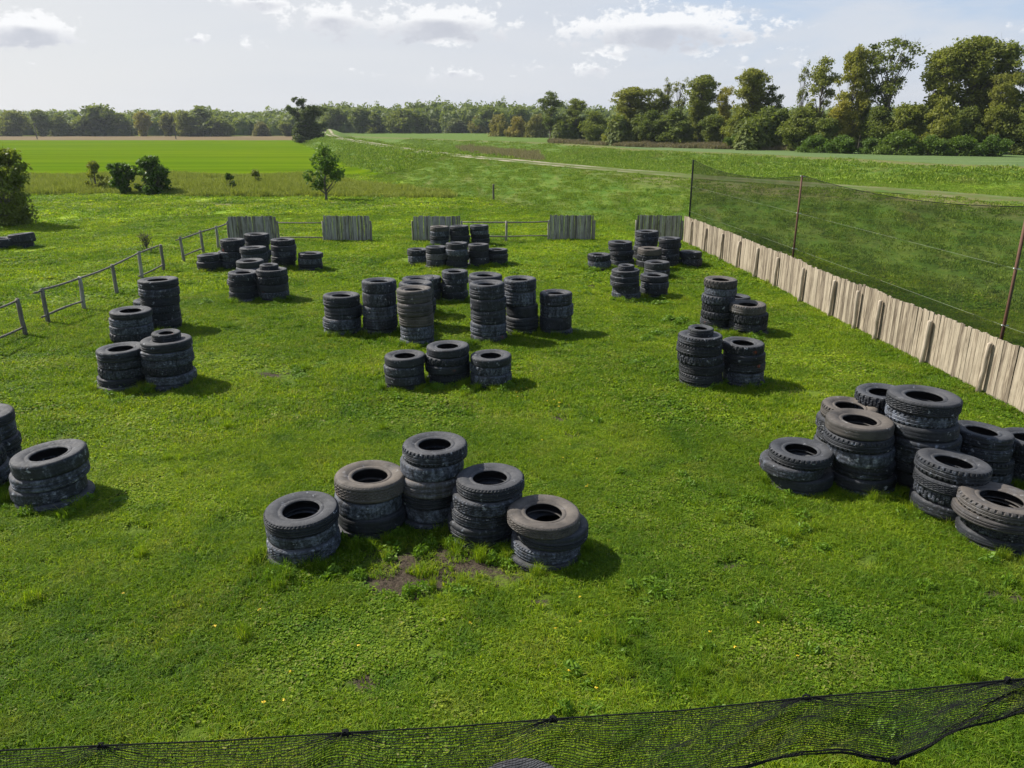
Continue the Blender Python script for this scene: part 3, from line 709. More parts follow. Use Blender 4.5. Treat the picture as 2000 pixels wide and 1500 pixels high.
# rougher, farther grass on the banks and meadows
protos = [blade_patch('u', 200, 2.4, .085, .06, .26, M_slope, 170+k, lean=1.0, clump=(18, 30, 0, 24)[k]) for k in range(4)]
P = np.vstack([ring_pts(88, 150, .55), ring_pts(150, 260, .22)]); d, _ = sdist(P, CREST); rr_, _ = sdist(P, RIM)
P = P[((d > 2.0) & (rr_ < -2.5)) | ((d > -8) & (d < -2))]; n = len(P)
scatter('slope_grass', protos, on_ground(P), .8+.5*rng.random(n), rng.integers(0, 4, n), rng.random(n)*6.28)
# leafy weeds in loose clumps
def weed(seed, n=85, h=.20, rad=.18, s=.038):
    r = np.random.default_rng(seed); a = r.random(n)*6.28; q = r.random(n)**.5
    pos = np.stack([rad*q*np.cos(a), rad*q*np.sin(a), h*(.15+.85*r.random(n))*(1.1-q*.7)], 1)
    return bpy.data.objects.new('w', leaf_mesh('w', pos, s, M_weed, seed, None, .5, 2.6))
protos = [weed(80+k) for k in range(4)]+[blade_patch('t', 150, .12, .008, .12, .32, M_blade, 90+k, lean=1.2) for k in range(3)]
spots = [((1440, 985), 6, .5), ((1400, 965), 4, .4), ((1560, 1040), 9, .5), ((1480, 1010), 4, .5), ((1350, 905), 4, .4), ((960, 1095), 9, .28), ((1130, 1095), 6, .25), ((720, 1075), 9, .4), ((850, 1060), 5, .3), ((560, 1120), 7, .35),
 ((1280, 1165), 6, .4), ((1325, 630), 14, .45), ((1290, 650), 8, .5), ((1265, 665), 5, .5), ((1425, 655), 8, .3), ((1470, 658), 8, .4), ((1265, 595), 12, .5), ((1160, 530), 14, 2.0), ((1180, 570), 14, 1.6), ((1100, 520), 10, 1.5), ((1270, 530), 9, .25), ((840, 765), 12, .55), ((905, 765), 7, .4),
 ((870, 590), 8, .5), ((590, 725), 10, .5), ((430, 520), 6, .3), ((280, 770), 12, .8), ((1795, 1010), 5, .2), ((1960, 1115), 5, .5), ((1510, 1215), 6, .6), ((1940, 1200), 6, .8), ((1340, 1300), 8, .8), ((1200, 1290), 5, .5), ((1100, 1360), 5, .5), ((170, 1000), 6, .5), ((680, 1130), 6, .25), ((790, 1160), 4, .4), ((900, 1150), 4, .3), ((1020, 760), 5, .5), ((1510, 560), 6, .5)]
Q = []; wi = []
for px, py in ((1260, 1275), (1250, 1290), (1440, 1320), (1450, 1300), (1365, 1350), (1375, 1365), (1350, 1340), (1190, 1330), (1980, 1260), (1970, 1235), (560, 1130), (585, 1135), (610, 1125), (540, 1125), (480, 1240), (1500, 1200), (1890, 1300), (150, 1160), (60, 1180), (330, 900), (360, 925), (450, 640), (600, 690), (640, 700), (1420, 1020)):
    for _ in range(2): c = gp(px, py); Q.append((c.x+rnd.gauss(0, .1), c.y+rnd.gauss(0, .1))); wi.append(rnd.choice([4, 5, 6]))
for (px, py), k, sprd in spots:
    c = gp(px, py)
    for _ in range(k): Q.append((c.x+rnd.gauss(0, sprd*.5), c.y+rnd.gauss(0, sprd*.5))); wi.append(rnd.choice([0, 1, 2, 3, 0, 1, 4, 5, 6]))
for key, (bx, by, R) in STC.items():            # rank growth round the foot of the stacks
    for _ in range(8):
        a = rnd.uniform(math.pi*.9, math.pi*2.1); q = R+rnd.uniform(.02, .16)
        Q.append((bx+q*math.cos(a), by+q*math.sin(a))); wi.append(rnd.choice([4, 5, 6, 4, 5, 6, 0, 1]))
Rr = ring_pts(5, 34, .10)
for q in Rr: Q.append(tuple(q)); wi.append(rnd.choice([4, 5, 6, 0, 1]))
Q = np.array(Q); n = len(Q); far = np.clip(np.hypot(Q[:, 0], Q[:, 1])/22, .7, 1.5)
scatter('weeds', protos, on_ground(Q), (.6+.6*rng.random(n))*far, np.array(wi), rng.random(n)*6.28, zs=(.4+.65*rng.random(n)))
# tiny yellow flower heads
r_ = np.random.default_rng(5); fl = []
for (px, py), k in (((1120, 1215), 3), ((1130, 1330), 2), ((540, 1395), 3), ((1410, 1275), 2), ((1520, 1250), 2), ((1080, 800), 5), ((860, 890), 3), ((1100, 870), 2), ((1000, 770), 4), ((1150, 905), 2), ((1170, 940), 2), ((520, 1210), 2), ((700, 1250), 1), ((250, 1180), 1), ((950, 1250), 1)):
    c = gp(px, py)
    for _ in range(k):
        x, y = c.x+rnd.gauss(0, .22), c.y+rnd.gauss(0, .22)
        for _ in range(9): fl.append((x+rnd.gauss(0, .007), y+rnd.gauss(0, .007), Hs(x, y)+.085+rnd.uniform(0, .008)))
t = newmat('yellow_petal'); finish(t, (0.75, 0.52, 0.02), .6)
tag(link('wild_flowers', leaf_mesh('wild_flowers', np.array(fl), .013, t.mat, 4, None, 1.5, 1.2)), kind='stuff')
# tall dry growth between the mown field and the crop
protos = [blade_patch('k', 150, .55, .035, .25, .85, M_stalk, 120+k, lean=.5) for k in range(5)]
Pn = []
while len(Pn) < 5200:
    px, py = rnd.uniform(-260, 880), rnd.uniform(340, 392)
    lo = 382 if px < 350 else 386
    if px > 560: lo = 386+(px-560)*.01
    hi = 346 if px < 600 else 346+(px-600)*.125
    if py < hi-2 or py > lo-2: continue
    c = gp(px, py); 
    if rnd.random() < (c.y/92)**3: Pn.append((c.x, c.y))
Pn = np.array(Pn); n = len(Pn); d, _ = sdist(Pn, CREST); Pn = Pn[d < -9]; n = len(Pn)
zs = (.55+.75*rng.random(n)**2)*(.80+.40*lump(Pn[:, 0], Pn[:, 1], .35, 3))*np.clip((12-Pn[:, 0])/26+.15, .3, 1)
scatter('tall_weeds', protos, on_ground(Pn), .8+.5*rng.random(n), rng.integers(0, 5, n), rng.random(n)*6.28, zs=zs)
# reeds in the hollow behind the dike
Pn = []
for _ in range(700):
    u = rnd.random(); c = gp(905+145*u+rnd.gauss(0, 4), 289+18*u+rnd.gauss(0, 3.2)*(.5+u), 0.3); Pn.append((c.x, c.y))
Pn = np.array(Pn); n = len(Pn)
M_reed = leafmat('reed_leaf', (0.12, 0.13, 0.045), (0.30, 0.25, 0.15), (0.2, 0.16, 0.1), .3, .8, 1)
protos = [blade_patch('r', 70, .9, .06, .25, .95, M_reed, 140+k, lean=.35) for k in range(3)]
scatter('reeds', protos, on_ground(Pn), .8+.5*rng.random(n), rng.integers(0, 3, n), rng.random(n)*6.28)

# ------------------------------------------------------------------ fences
def woodmat(name, c1, c2, c3, w=.14):
    t = newmat(name); p = t.n('ShaderNodeTexCoord').outputs['Object']
    pl = t.n('ShaderNodeAttribute', attribute_name='plank').outputs['Fac']
    q = t.vm('ADD', t.vm('MULTIPLY', p, (6, 6, .55)).outputs[0], t.n('ShaderNodeCombineXYZ', {0: t.math('MULTIPLY', pl, 40), 1: 0.0, 2: t.math('MULTIPLY', pl, 17)}).outputs[0]).outputs[0]
    n = t.noise(q, 3.0, 5, .65, .6); n2 = t.noise(q, 12, 3, .6); n3 = t.noise(p, 1.4, 3, .6)
    col = t.mix(t.ramp(n, .38, .60), c1, c2); col = t.mix(t.math('MULTIPLY', t.ramp(t.noise(t.vm('MULTIPLY', q, (1.6, 1.6, .6)).outputs[0], 4.0, 3, .6), .56, .64), .75), col, (0.07, 0.055, 0.04)); col = t.mix(t.ramp(pl, 0, 1, 0, .45), col, c3); col = t.mix(t.ramp(pl, .10, .45, .42, 0), col, (0.075, 0.062, 0.048))
    col = t.mix(t.math('MULTIPLY', t.ramp(n3, .55, .75), .35), col, (0.13, 0.10, 0.065))
    kn = t.n('ShaderNodeTexVoronoi', {'Vector': t.vm('MULTIPLY', q, (1.0, 1.0, 2.2)).outputs[0], 'Scale': .9})
    col = t.mix(t.math('MULTIPLY', t.ramp(kn.outputs['Distance'], .07, .13, 1, 0), .7), col, (0.07, 0.05, 0.035))
    finish(t, col, .85, t.math('ADD', n, n2), .7, .008, spec=.25); return t.mat
M_plank = woodmat('weathered_planks', (0.130, 0.098, 0.068), (0.365, 0.305, 0.225), (0.44, 0.385, 0.295))
M_greyplank = woodmat('grey_planks', (0.085, 0.080, 0.072), (0.30, 0.285, 0.265), (0.42, 0.41, 0.39))
M_post = woodmat('round_post_wood', (0.26, 0.205, 0.145), (0.44, 0.37, 0.285), (0.48, 0.42, 0.33))
M_rail = woodmat('rail_wood', (0.16, 0.15, 0.125), (0.33, 0.31, 0.27), (0.36, 0.34, 0.30))
def plank_panel(name, A, B, h, mat, parent, wid=(.10, .17), off=0.0, slant=.01, base=0.0):
    """vertical boards from A to B (ground points); off pushes the boards sideways"""
    A = Vector(A[:2]+(0,)) if isinstance(A, tuple) else Vector((A.x, A.y, 0)); B = Vector((B.x, B.y, 0))
    L = (B-A).length; u = (B-A).normalized(); nrm = Vector((u.y, -u.x, 0)); m = MB(); pl = []
    s = 0; ht = h
    while s < L-.03:
        w_ = min(rnd.uniform(*wid), L-s); ht = h+rnd.uniform(-.016, .016)
        c = A+u*(s+w_/2)+nrm*(off+rnd.uniform(-.004, .004)); g0 = Hs(c.x, c.y)+base-rnd.uniform(0, .03)
        a = math.atan2(u.y, u.x)
        M = Matrix.Translation((c.x, c.y, g0)) @ Matrix.Rotation(a, 4, 'Z') @ Matrix.Rotation(rnd.uniform(-slant, slant), 4, 'Y')
        gap = rnd.uniform(.004, .013)
        # a board with a chamfered, slightly uneven head
        hw = (w_-gap)/2; th = rnd.uniform(.011, .016); t1, t2 = ht+rnd.uniform(-.02, .01), ht+rnd.uniform(-.02, .01); b = len(m.V)
        bow = rnd.uniform(-.008, .008)
        for x, y, z in ((-hw, -th, .02), (hw, -th, .02), (hw+bow, -th, ht*.5), (hw, -th, t2), (-hw, -th, t1), (-hw+bow, -th, ht*.5)): m.V.append(M @ Vector((x, y, z)))
        for x, y, z in ((-hw, th, .02), (hw, th, .02), (hw+bow, th, ht*.5), (hw, th, t2), (-hw, th, t1), (-hw+bow, th, ht*.5)): m.V.append(M @ Vector((x, y, z)))
        m.Fc += [[b, b+1, b+2, b+5], [b+5, b+2, b+3, b+4], [b+7, b+6, b+11, b+8], [b+8, b+11, b+10, b+9]]
        for k in range(6): k2 = (k+1) % 6; m.Fc.append([b+k2, b+k, b+6+k, b+6+k2])
        v = rnd.random(); pl += [v]*12; s += w_
    o = m.build(name, mat, parent); at = o.data.attributes.new('plank', 'FLOAT', 'POINT'); at.data.foreach_set('value', np.array(pl, np.float32)); return o
def wpost(parent, x, y, h, r, mat, lean=(0, 0), sink=.1, name='post'):
    m = MB(); z = Hs(x, y); pts = [(x+lean[0]*k+rnd.uniform(-.012, .012)*(0 < k < 1), y+lean[1]*k, z-sink+(h+sink)*k) for k in (0, .25, .5, .75, .985, 1)]
    m.tube(pts, [r*1.08, r*1.04, r*rnd.uniform(.95, 1.05), r, r*.94, r*.80], 10); o = m.build(name, mat, parent, True)
    at = o.data.attributes.new('plank', 'FLOAT', 'POINT'); at.data.foreach_set('value', np.full(len(o.data.vertices), rnd.random(), np.float32)); return o
def rail(parent, pts, r, mat=None, name='rail'):
    m = MB(); P = []
    for i in range(len(pts)-1):
        a, b = Vector(pts[i]), Vector(pts[i+1]); sag = rnd.uniform(-.03, .03)
        for k in range(4): P.append(a.lerp(b, k/4)+Vector((0, 0, sag*math.sin(math.pi*k/4))))
    P.append(Vector(pts[-1])); m.tube(P, [r*rnd.uniform(.85, 1.15) for _ in P], 7); return m.build(name, mat or M_rail, parent, True)

# long plank fence on the right
base_px = [(1335, 472), (1380, 493), (1440, 522), (1500, 553), (1560, 586), (1620, 617), (1700, 656), (1800, 706), (1900, 757), (2000, 808), (2140, 880)]
FP = [gp(*p) for p in base_px]
fl_ = empty('plank_fence', FP[0]); fl_.location.z = 0
tag(fl_, 'long weathered plank fence with round posts running down the right side', 'fence')
posts_px = [(1350, 480), (1377, 493), (1401, 508), (1434, 524), (1470, 542), (1510, 563), (1561, 590), (1618, 620), (1659, 644), (1704, 664), (1790, 711), (1894, 768), (2040, 838)]
PX = np.array([p.x for p in FP]); PY = np.array([p.y for p in FP])
def fence_at(y): return float(np.interp(y, PY[::-1], PX[::-1]))
pys = [gp(*p).y for p in posts_px]
ends = [FP[0].y]+pys[1:]+[FP[-1].y-2.5]
for i in range(len(ends)-1):
    y0, y1 = ends[i], ends[i+1]
    plank_panel('board_panel', Vector((fence_at(y0), y0, 0)), Vector((fence_at(y1), y1, 0)), 1.27+rnd.uniform(-.02, .03), M_plank, fl_, wid=(.09, .17), off=0.02, slant=.014)
for y in pys: wpost(fl_, fence_at(y)-.13, y, 1.10+rnd.uniform(-.02, .05), rnd.uniform(.046, .058), M_post, (rnd.uniform(-.03, .06), rnd.uniform(-.04, .04)))
for zz in (.35, .95):
    rail(fl_, [(fence_at(y)+.075, y, zz) for y in ends], .028, M_post)
# rear panels and rails
def gy(px, py): return gp(px, py)
def rear(name, label, panels, posts, rails, mat=M_greyplank):
    ps = [gy(*panels[0][0])] if panels else [gy(*posts[0])]
    e = empty(name, (ps[0].x, ps[0].y, 0)); tag(e, label, 'fence')
    for a, b in panels:
        a, b = gy(*a), gy(*b); plank_panel('board_panel', a, b, 1.22, mat, e, wid=(.07, .13), base=.03, slant=.012)
        for q in (a, b): wpost(e, q.x+(.05 if q is b else -.05), q.y-.02, 1.0, .05, M_rail)
    for px, py in posts: q = gy(px, py); wpost(e, q.x, q.y, 1.05, .06, M_rail, (rnd.uniform(-.05, .05), 0))
    for pts in rails: rail(e, [(*gy(px, py)[:2], z+Hs(*gy(px, py)[:2])) for px, py, z in pts], .032)
    return e
def shift(e, inv=True):      # children were built in world coordinates
    for ch in e.children: ch.matrix_parent_inverse = Matrix.Translation(e.location).inverted()
rf = [rear('board_fence', 'grey board panels and thin rails behind the far left tyres', [((450, 471), (543, 471)), ((635, 471), (724, 471))], [(360, 511), (398, 496), (427, 485)],
      [[(349, 514, .95), (398, 496, .98), (427, 485, .98), (447, 474, .95)], [(360, 510, .22), (398, 496, .25)], [(543, 470, .90), (635, 470, .88)], [(543, 470, .18), (635, 470, .15)]]),
      rear('board_fence', 'grey board panels joined by rails behind the far centre tyres', [((809, 471), (900, 471)), ((1073, 469), (1158, 469))], [(988, 473)],
      [[(900, 470, .92), (988, 472, .95), (1073, 469, .93)], [(900, 470, .2), (988, 472, .25), (1073, 469, .22)]]),
      rear('board_fence', 'short grey board fence meeting the long fence at its corner', [((1243, 468), (1329, 470))], [], [])]
rf.append(rear('rail_fence', 'rustic pole fence with two missing lower rails, left side', [], [(94, 631), (165, 605), (229, 576), (278, 545), (320, 529)],
      [[(80, 636, .98), (94, 631, 1.0), (165, 605, 1.0), (229, 576, 1.0), (278, 545, .98), (316, 529, 1.0)], [(85, 635, .25), (94, 631, .25), (165, 605, .28)], [(272, 547, .15), (278, 545, .15), (320, 529, .25)]]))
rf.append(rear('rail_fence', 'short rustic pole fence cut off by the left edge', [], [(50, 655), (-30, 690), (-120, 730)],
      [[(46, 655, .98), (-30, 690, .98), (-125, 730, 1.0)], [(50, 655, .25), (-30, 690, .25)]]))
for e in rf+[fl_]: shift(e)
# lone stake in the meadow
q = gp(964, 394); o = wpost(None, q.x, q.y, 1.2, .075, M_bark, name='stake'); tag(o, 'lone dark wooden stake standing in the meadow', 'stake')

# ------------------------------------------------------------------ tall black netting behind the fence
t = newmat('shade_net'); 
mixs = t.n('ShaderNodeMixShader', {0: 1.0}); tr = t.n('ShaderNodeBsdfTransparent'); df = t.n('ShaderNodeBsdfDiffuse', {'Color': (0.012, 0.016, 0.012, 1)})
p = t.n('ShaderNodeNewGeometry').outputs['Position']
fold = t.noise(t.vm('MULTIPLY', p, (.5, .9, 2.2)).outputs[0], .8, 3, .5, 1.0)
t.L.new(t.ramp(fold, .3, .7, .40, .56), mixs.inputs[0]); t.L.new(tr.outputs[0], mixs.inputs[1]); t.L.new(df.outputs[0], mixs.inputs[2]); t.L.new(mixs.outputs[0], t.out.inputs[0])
M_net = t.mat
t = newmat('rusty_steel'); p = t.n('ShaderNodeTexCoord').outputs['Object']; finish(t, t.mix(t.noise(p, 4, 4, .6), (0.055, 0.025, 0.017), (0.15, 0.065, 0.035)), .8); M_rust = t.mat
t = newmat('black_plastic'); finish(t, (0.010, 0.011, 0.012), .9, spec=.1); M_black = t.mat
t = newmat('pale_cord'); finish(t, (0.14, 0.17, 0.10), .7); M_cord = t.mat
def pole_at(px_b, py_b, X): 
    d = ray(px_b, py_b); tt = X/d[0]; return X, d[1]*tt
poles = [pole_at(1345, 440, 9.25), pole_at(1546, 520, 10.25), pole_at(1949, 690, 10.95), (11.35, 10.0)]
net = empty('safety_net', (poles[0][0], poles[0][1], 0)); tag(net, 'tall black safety netting on thin poles behind the plank fence', 'netting')
PH = [3.82, 3.82, 3.85, 3.9]
for i, ((x, y), ph) in enumerate(zip(poles, PH)):
    m = MB(); z = Hs(x, y); m.tube([(x, y, z-.2), (x+.01, y, z+ph*.5), (x, y, z+ph)], .045 if i == 0 else .036, 8)
    o = m.build('pole', M_black if i == 0 else M_rust, net, True)
    if i == 0: o['label'] = 'pole wrapped in black net'
V = []; Fc = []; rowsN = 14; colsN = 30
cols_ = []
for i in range(3):
    (x0, y0), (x1, y1) = poles[i], poles[i+1]
    for k in range(colsN+(i == 2)):
        u = k/colsN; x, y = x0+(x1-x0)*u, y0+(y1-y0)*u; sag = [.36, .24, .25][i]*4*u*(1-u)
        cols_.append((x+.05, y, Hs(x, y), PH[i]*(1-u)+PH[i+1]*u-sag, u))
for j in range(rowsN+1):
    v = j/rowsN
    for (x, y, g0, top, u) in cols_: V.append((x+.10*math.sin(v*math.pi)*math.sin(y*1.3+v*3)+.03*math.sin(y*5), y, g0-.02+(top)*v))
nc = len(cols_); Fc = [[j*nc+i, j*nc+i+1, (j+1)*nc+i+1, (j+1)*nc+i] for j in range(rowsN) for i in range(nc-1)]
link('mesh', mesh('mesh', V, Fc, M_net, True), net)
for zf in (0.33, .66):
    m = MB(); m.tube([(x-.02, y, Hs(x, y)+PH[i]*zf) for i, (x, y) in enumerate(poles)], .004, 5); m.build('cord', M_cord, net)
m = MB(); m.tube([(c[0], c[1], c[2]+c[3]) for c in cols_], .011, 5); m.build('top_rope', M_black, net)
m = MB()
for i in (1, 2):
    x, y = poles[i]
    for zf in (.33, .66, .995): m.tube([(x-.06, y-.02, Hs(x, y)+PH[i]*zf+.01), (x+.14, y+.05, Hs(x, y)+PH[i]*zf-.02)], .014, 6)
t = newmat('white_tie'); finish(t, (.7, .75, .72), .6); m.build('tie', t.mat, net)
shift(net)

# ------------------------------------------------------------------ netting slung in front of the platform
fn = empty('shade_netting', at_depth(1000, 1412, 2.1)); tag(fn, 'knotted black shade netting slung across the bottom of the view', 'netting')
TOPP = [(-260, 1488), (0, 1466), (200, 1456), (430, 1447), (672, 1431), (880, 1420), (1080, 1404), (1330, 1388), (1577, 1362), (1780, 1347), (1968, 1328), (2100, 1318), (2260, 1303)]
BOTP = [(-260, 1660), (0, 1650), (300, 1640), (600, 1625), (900, 1595), (1200, 1545), (1400, 1505), (1560, 1470), (1660, 1474), (1745, 1487), (1795, 1465), (1850, 1434), (2000, 1392), (2260, 1360)]
def interp(L, x): a = np.array(L, float); return np.interp(x, a[:, 0], a[:, 1])
NU = 420; NV = 34; us = np.linspace(-250, 2250, NU)
ks = [200, 672, 1080, 1577, 1968]
G3 = np.zeros((NV, NU, 3))
for iu, px in enumerate(us):
    yt = interp(TOPP, px)+ (0 if 1 else 0); yb = interp(BOTP, px)
    kd = min(abs(px-k) for k in ks)
    for iv in range(NV):
        v = iv/(NV-1)
        # the cloth is gathered at each knot
        py = yt+(yb-yt)*v**(1+.5*math.exp(-(kd/60)**2)); dz = 2.10+.10*v+.035*math.sin(px*.013+v*4)*v+.02*math.sin(px*.041+v*9)*v
        shiftx = 10*math.sin(v*5+px*.006)*v
        py += (2.2*math.sin(px*.05+v*11)+1.6*math.sin(px*.021-v*17))*min(1, v*4)
        p = at_depth(px+shiftx, py, dz); G3[iv, iu] = p
def ribbon(P, r):
    """thin square cord along P (n,3)"""
    n = len(P); d = np.gradient(P, axis=0); d /= np.linalg.norm(d, axis=1)[:, None]+1e-9
    a = np.cross(d, [0.1, .3, 1.0]); a /= np.linalg.norm(a, axis=1)[:, None]+1e-9; b = np.cross(d, a)
    V = np.stack([P+a*r, P+b*r, P-(a+b)*r*.7], 1).reshape(-1, 3); i = np.arange(n-1)[:, None]*3
    Fc = np.vstack([np.hstack([i+k, i+(k+1) % 3, i+3+(k+1) % 3, i+3+k]) for k in range(3)]); return V, Fc
VV = []; FF = []; b = 0
for iv in range(NV):
    V, Fc = ribbon(G3[iv]+rng.normal(0, .0006, G3[iv].shape), .0009+.0005*rng.random()); VV.append(V); FF.append(Fc+b); b += len(V)
fineu = np.arange(0, NU-1, 1.1)
for fu in fineu:
    i0 = int(fu); f = fu-i0; V, Fc = ribbon(G3[:, i0]*(1-f)+G3[:, i0+1]*f+rng.normal(0, .0006, (NV, 3)), .00045); VV.append(V); FF.append(Fc+b); b += len(V)
link('mesh', mesh('mesh', np.vstack(VV), np.vstack(FF), M_black), fn)
m = MB(); m.tube([Vector(p) for p in G3[0][::4]], .0022, 6); m.build('rope', M_black, fn)
m = MB()
for q in range(6):
    ph = q*1.05; m.tube([Vector(p)+Vector((0, .004*math.sin(i*.35+ph), .004*math.cos(i*.27+ph*1.7)+(q-3)*.0018*(1+math.sin(i*.21+q)))) for i, p in enumerate(G3[-1][::4])], rnd.uniform(.0013, .0024), 5)
m.build('hem', M_black, fn)
for k in ks:
    i = int(np.argmin(abs(us-k))); c = Vector(G3[0, i]); m = MB()
    for q in range(7):
        a = rnd.uniform(0, 6.28); pts = [c+Vector((math.cos(a+s)*.009*(1+.3*q/7), .006*math.sin(a*2+s), math.sin(a+s)*.008-.002)) for s in (0, .9, 1.8, 2.7, 3.6)]
        m.tube(pts, .0024, 5)
    for q in range(6):
        dx = rnd.uniform(-.10, .10); j = int(np.clip(i+dx*350, 0, NU-1)); e_ = Vector(G3[rnd.randint(3, 10), j]); m.tube([c, c.lerp(e_, .5)+Vector((0, 0, .003)), e_], [.0016, .0010, .0006], 4)
    m.build('knot', M_black, fn)
i = int(np.argmin(abs(us-1745))); c = Vector(G3[-1, i]); m = MB()
for q in range(8):
    a = rnd.uniform(0, 6.28); m.tube([c+Vector((math.cos(a+s)*.012, .006*math.sin(a*2+s), math.sin(a+s)*.012)) for s in (0, 1, 2, 3)], .003, 5)
m.build('knot', M_black, fn); shift(fn)
# ------------------------------------------------------------------ trees
def make_tree(seed, h, wd, base=.25, ncl=40, cr=.9, leaves=9000, ls=.32, mat=None, up=1.2, shape='egg', stems=1, extra=None, twigs=0, balls=0, lean=0, surf=.55, flat=.75):
    """prototype meshes (trunk, crown[, mistletoe]) of one tree of height h and crown width wd"""
    r = np.random.default_rng(seed); R = random.Random(seed)
    cl = []
    tries = 0
    while len(cl) < ncl and tries < 20000:
        tries += 1
        u = r.random(); z = base+(1-base)*u
        prof = {'egg': math.sin(math.pi*min(1, .12+u*.86))**.55, 'top': (u**.7)*math.sqrt(max(0, 1-(max(0, u-.55)/.47)**2)), 'column': math.sin(math.pi*min(1, .1+u*.85))**.4,
                'dome': math.sqrt(max(0, 1-(u*.97)**2))**.9, 'fan': .25+.85*u*math.sqrt(max(0, 1-(max(0, u-.7)/.32)**2))}[shape]
        a = r.random()*6.283; q = (1-surf)*r.random()+surf*math.sqrt(r.random())
        rad = wd/2*prof*q*(1+.18*math.sin(a*2+seed)+.1*math.sin(a*3+seed*2))-cr*.35
        if rad < 0: rad = abs(rad)*.4
        c = np.array([rad*math.cos(a)+lean*u*h*.1, rad*math.sin(a), z*h-cr*.6])
        if all(np.linalg.norm((c-d[0])*(1, 1, 1.1)) > cr*.62 for d in cl): cl.append((c, cr*R.uniform(.6, 1.25)))
    if extra: cl += [(np.array(c), k) for c, k in extra]
    tm = MB(); tr0 = .016*h+.05
    for s in range(stems):
        ox, oy = (R.uniform(-.045, .045)*wd, R.uniform(-.04, .04)*wd) if stems > 1 else (0, 0)
        ht = h*(R.uniform(.78, .9) if shape != 'dome' else .55); bend = [(R.uniform(-.025, .025)*h, R.uniform(-.025, .025)*h) for _ in range(7)]
        pts = [(ox*(1+k*.8)+bend[k][0]*(k > 0)*k/6+lean*k/6*h*.08, oy*(1+k*.8)+bend[k][1]*(k > 0)*k/6, -.3+ht*k/6) for k in range(7)]
        tm.tube(pts, [tr0*(1.25 if k == 0 else 1)*(1-.85*k/6)/(1+.35*(stems-1)) for k in range(7)], 7)
    for c, k in cl:
        d = math.hypot(c[0], c[1]); z0 = max(h*.10, c[2]-d*up-h*.04*R.uniform(.5, 2)); f = z0/h
        a = np.array([lean*f*h*.08, 0, z0]); m1 = a*.45+c*.55+np.array([0, 0, -.1*d])
        br = max(.03, tr0*.30*(1-f*.6)); tm.tube([a, m1, c, c+(c-m1)*.35], [br, br*.6, br*.3, br*.12], 4, False)
        for _ in range(twigs):
            e = c+r.normal(0, 1, 3)*k*np.array([.9, .9, .8])+np.array([0, 0, k*.5]); tm.tube([m1*.3+c*.7, (c+e)/2, e], [br*.32, br*.2, br*.1], 3, False)
    tot = sum(k**2 for _, k in cl); P = []; T = []
    for c, k in cl:
        n = max(4, int(leaves*k*k/tot)); v = r.normal(0, 1, (n, 3)); v /= np.linalg.norm(v, axis=1)[:, None]
        q = k*(.28+.95*r.random(n)**.8)[:, None]*(1+.25*np.sin(v[:, :1]*5+seed)*np.cos(v[:, 1:2]*4))
        p = c+v*q*np.array([1, 1, flat]); P.append(p); T.append(np.clip(r.random(n)*.6+R.random()*.4, 0, 1))
    P = np.vstack(P); T = np.concatenate(T); ok = P[:, 2] > .15; P, T = P[ok], T[ok]
    crown = leaf_mesh('crown', P, ls, mat or M_leaf, seed, T, .25, 1.5)
    trunk = mesh('trunk', tm.V, tm.Fc, M_bark, True)
    mist = None
    if balls:
        bp = []
        for _ in range(balls):
            c, k = cl[R.randrange(len(cl))]; v = r.normal(0, 1, (130, 3)); v /= np.linalg.norm(v, axis=1)[:, None]; bp.append(c+np.array([R.uniform(-.5, .5), R.uniform(-.5, .5), .2])+v*(R.uniform(.38, .62)*r.random((130, 1))**.35))
        mist = bp
    ms = [leaf_mesh('mistletoe', b, .16, M_mist, seed+i, None, 0, 2) for i, b in enumerate(mist)] if mist else []
    return dict(h=h, w=wd, trunk=trunk, crown=crown, mist=ms)
M_mist = leafmat('mistletoe_leaf', (0.030, 0.048, 0.014), (0.055, 0.075, 0.022), (0.09, 0.09, 0.03), .2, .7, 1)
PR = {}
def PT(k, *a, **kw): PR[k] = make_tree(*a, **kw)
PT('poplar0', 11, 18, 10, .15, 105, 1.05, 12000, .28, up=1.5, shape='top', twigs=2, surf=.4)
PT('poplar1', 12, 18, 8.5, .12, 90, 1.0, 10000, .28, up=1.6, shape='egg', twigs=2, surf=.4)
PT('poplar2', 13, 18, 9.5, .25, 70, 1.0, 7500, .27, up=1.6, shape='fan', twigs=3, balls=3, surf=.5)
PT('open0', 21, 18, 9, .40, 50, .85, 2600, .26, up=1.9, shape='fan', twigs=3, balls=8, stems=2)
PT('open1', 22, 18, 6, .35, 34, .75, 1300, .24, up=2.2, shape='column', twigs=4, balls=4)
PT('open2', 23, 18, 8, .30, 46, 1.0, 4200, .28, up=1.7, shape='egg', twigs=2, balls=3)
PT('round0', 31, 10, 9, .10, 60, 1.25, 9500, .32, up=.8, shape='egg')
PT('round1', 32, 10, 8, .06, 50, 1.2, 9000, .32, up=.9, shape='dome')
PT('round2', 33, 10, 9, .12, 56, 1.1, 8500, .32, up=1.0, shape='top')
PT('bush0', 41, 4, 6.5, .02, 34, .85, 6000, .22, mat=M_leaf2, up=.6, shape='dome')
PT('bush1', 42, 4, 6.0, .02, 30, .8, 5600, .22, mat=M_leaf2, up=.6, shape='egg')
PT('farround0', 51, 16, 17, .05, 60, 2.3, 5200, .85, up=.9, shape='egg')
PT('farround1', 52, 16, 15, .05, 52, 2.2, 4800, .85, up=.9, shape='dome')
PT('farround2', 53, 16, 15, .08, 56, 2.0, 4800, .80, up=1.0, shape='top')
PT('willow0', 61, 10, 12, .02, 46, 1.7, 6000, .60, mat=M_willow, up=.8, shape='egg', flat=1.1)
PT('willow1', 62, 10, 11, .02, 40, 1.8, 6000, .60, mat=M_willow, up=.8, shape='dome', flat=1.1)
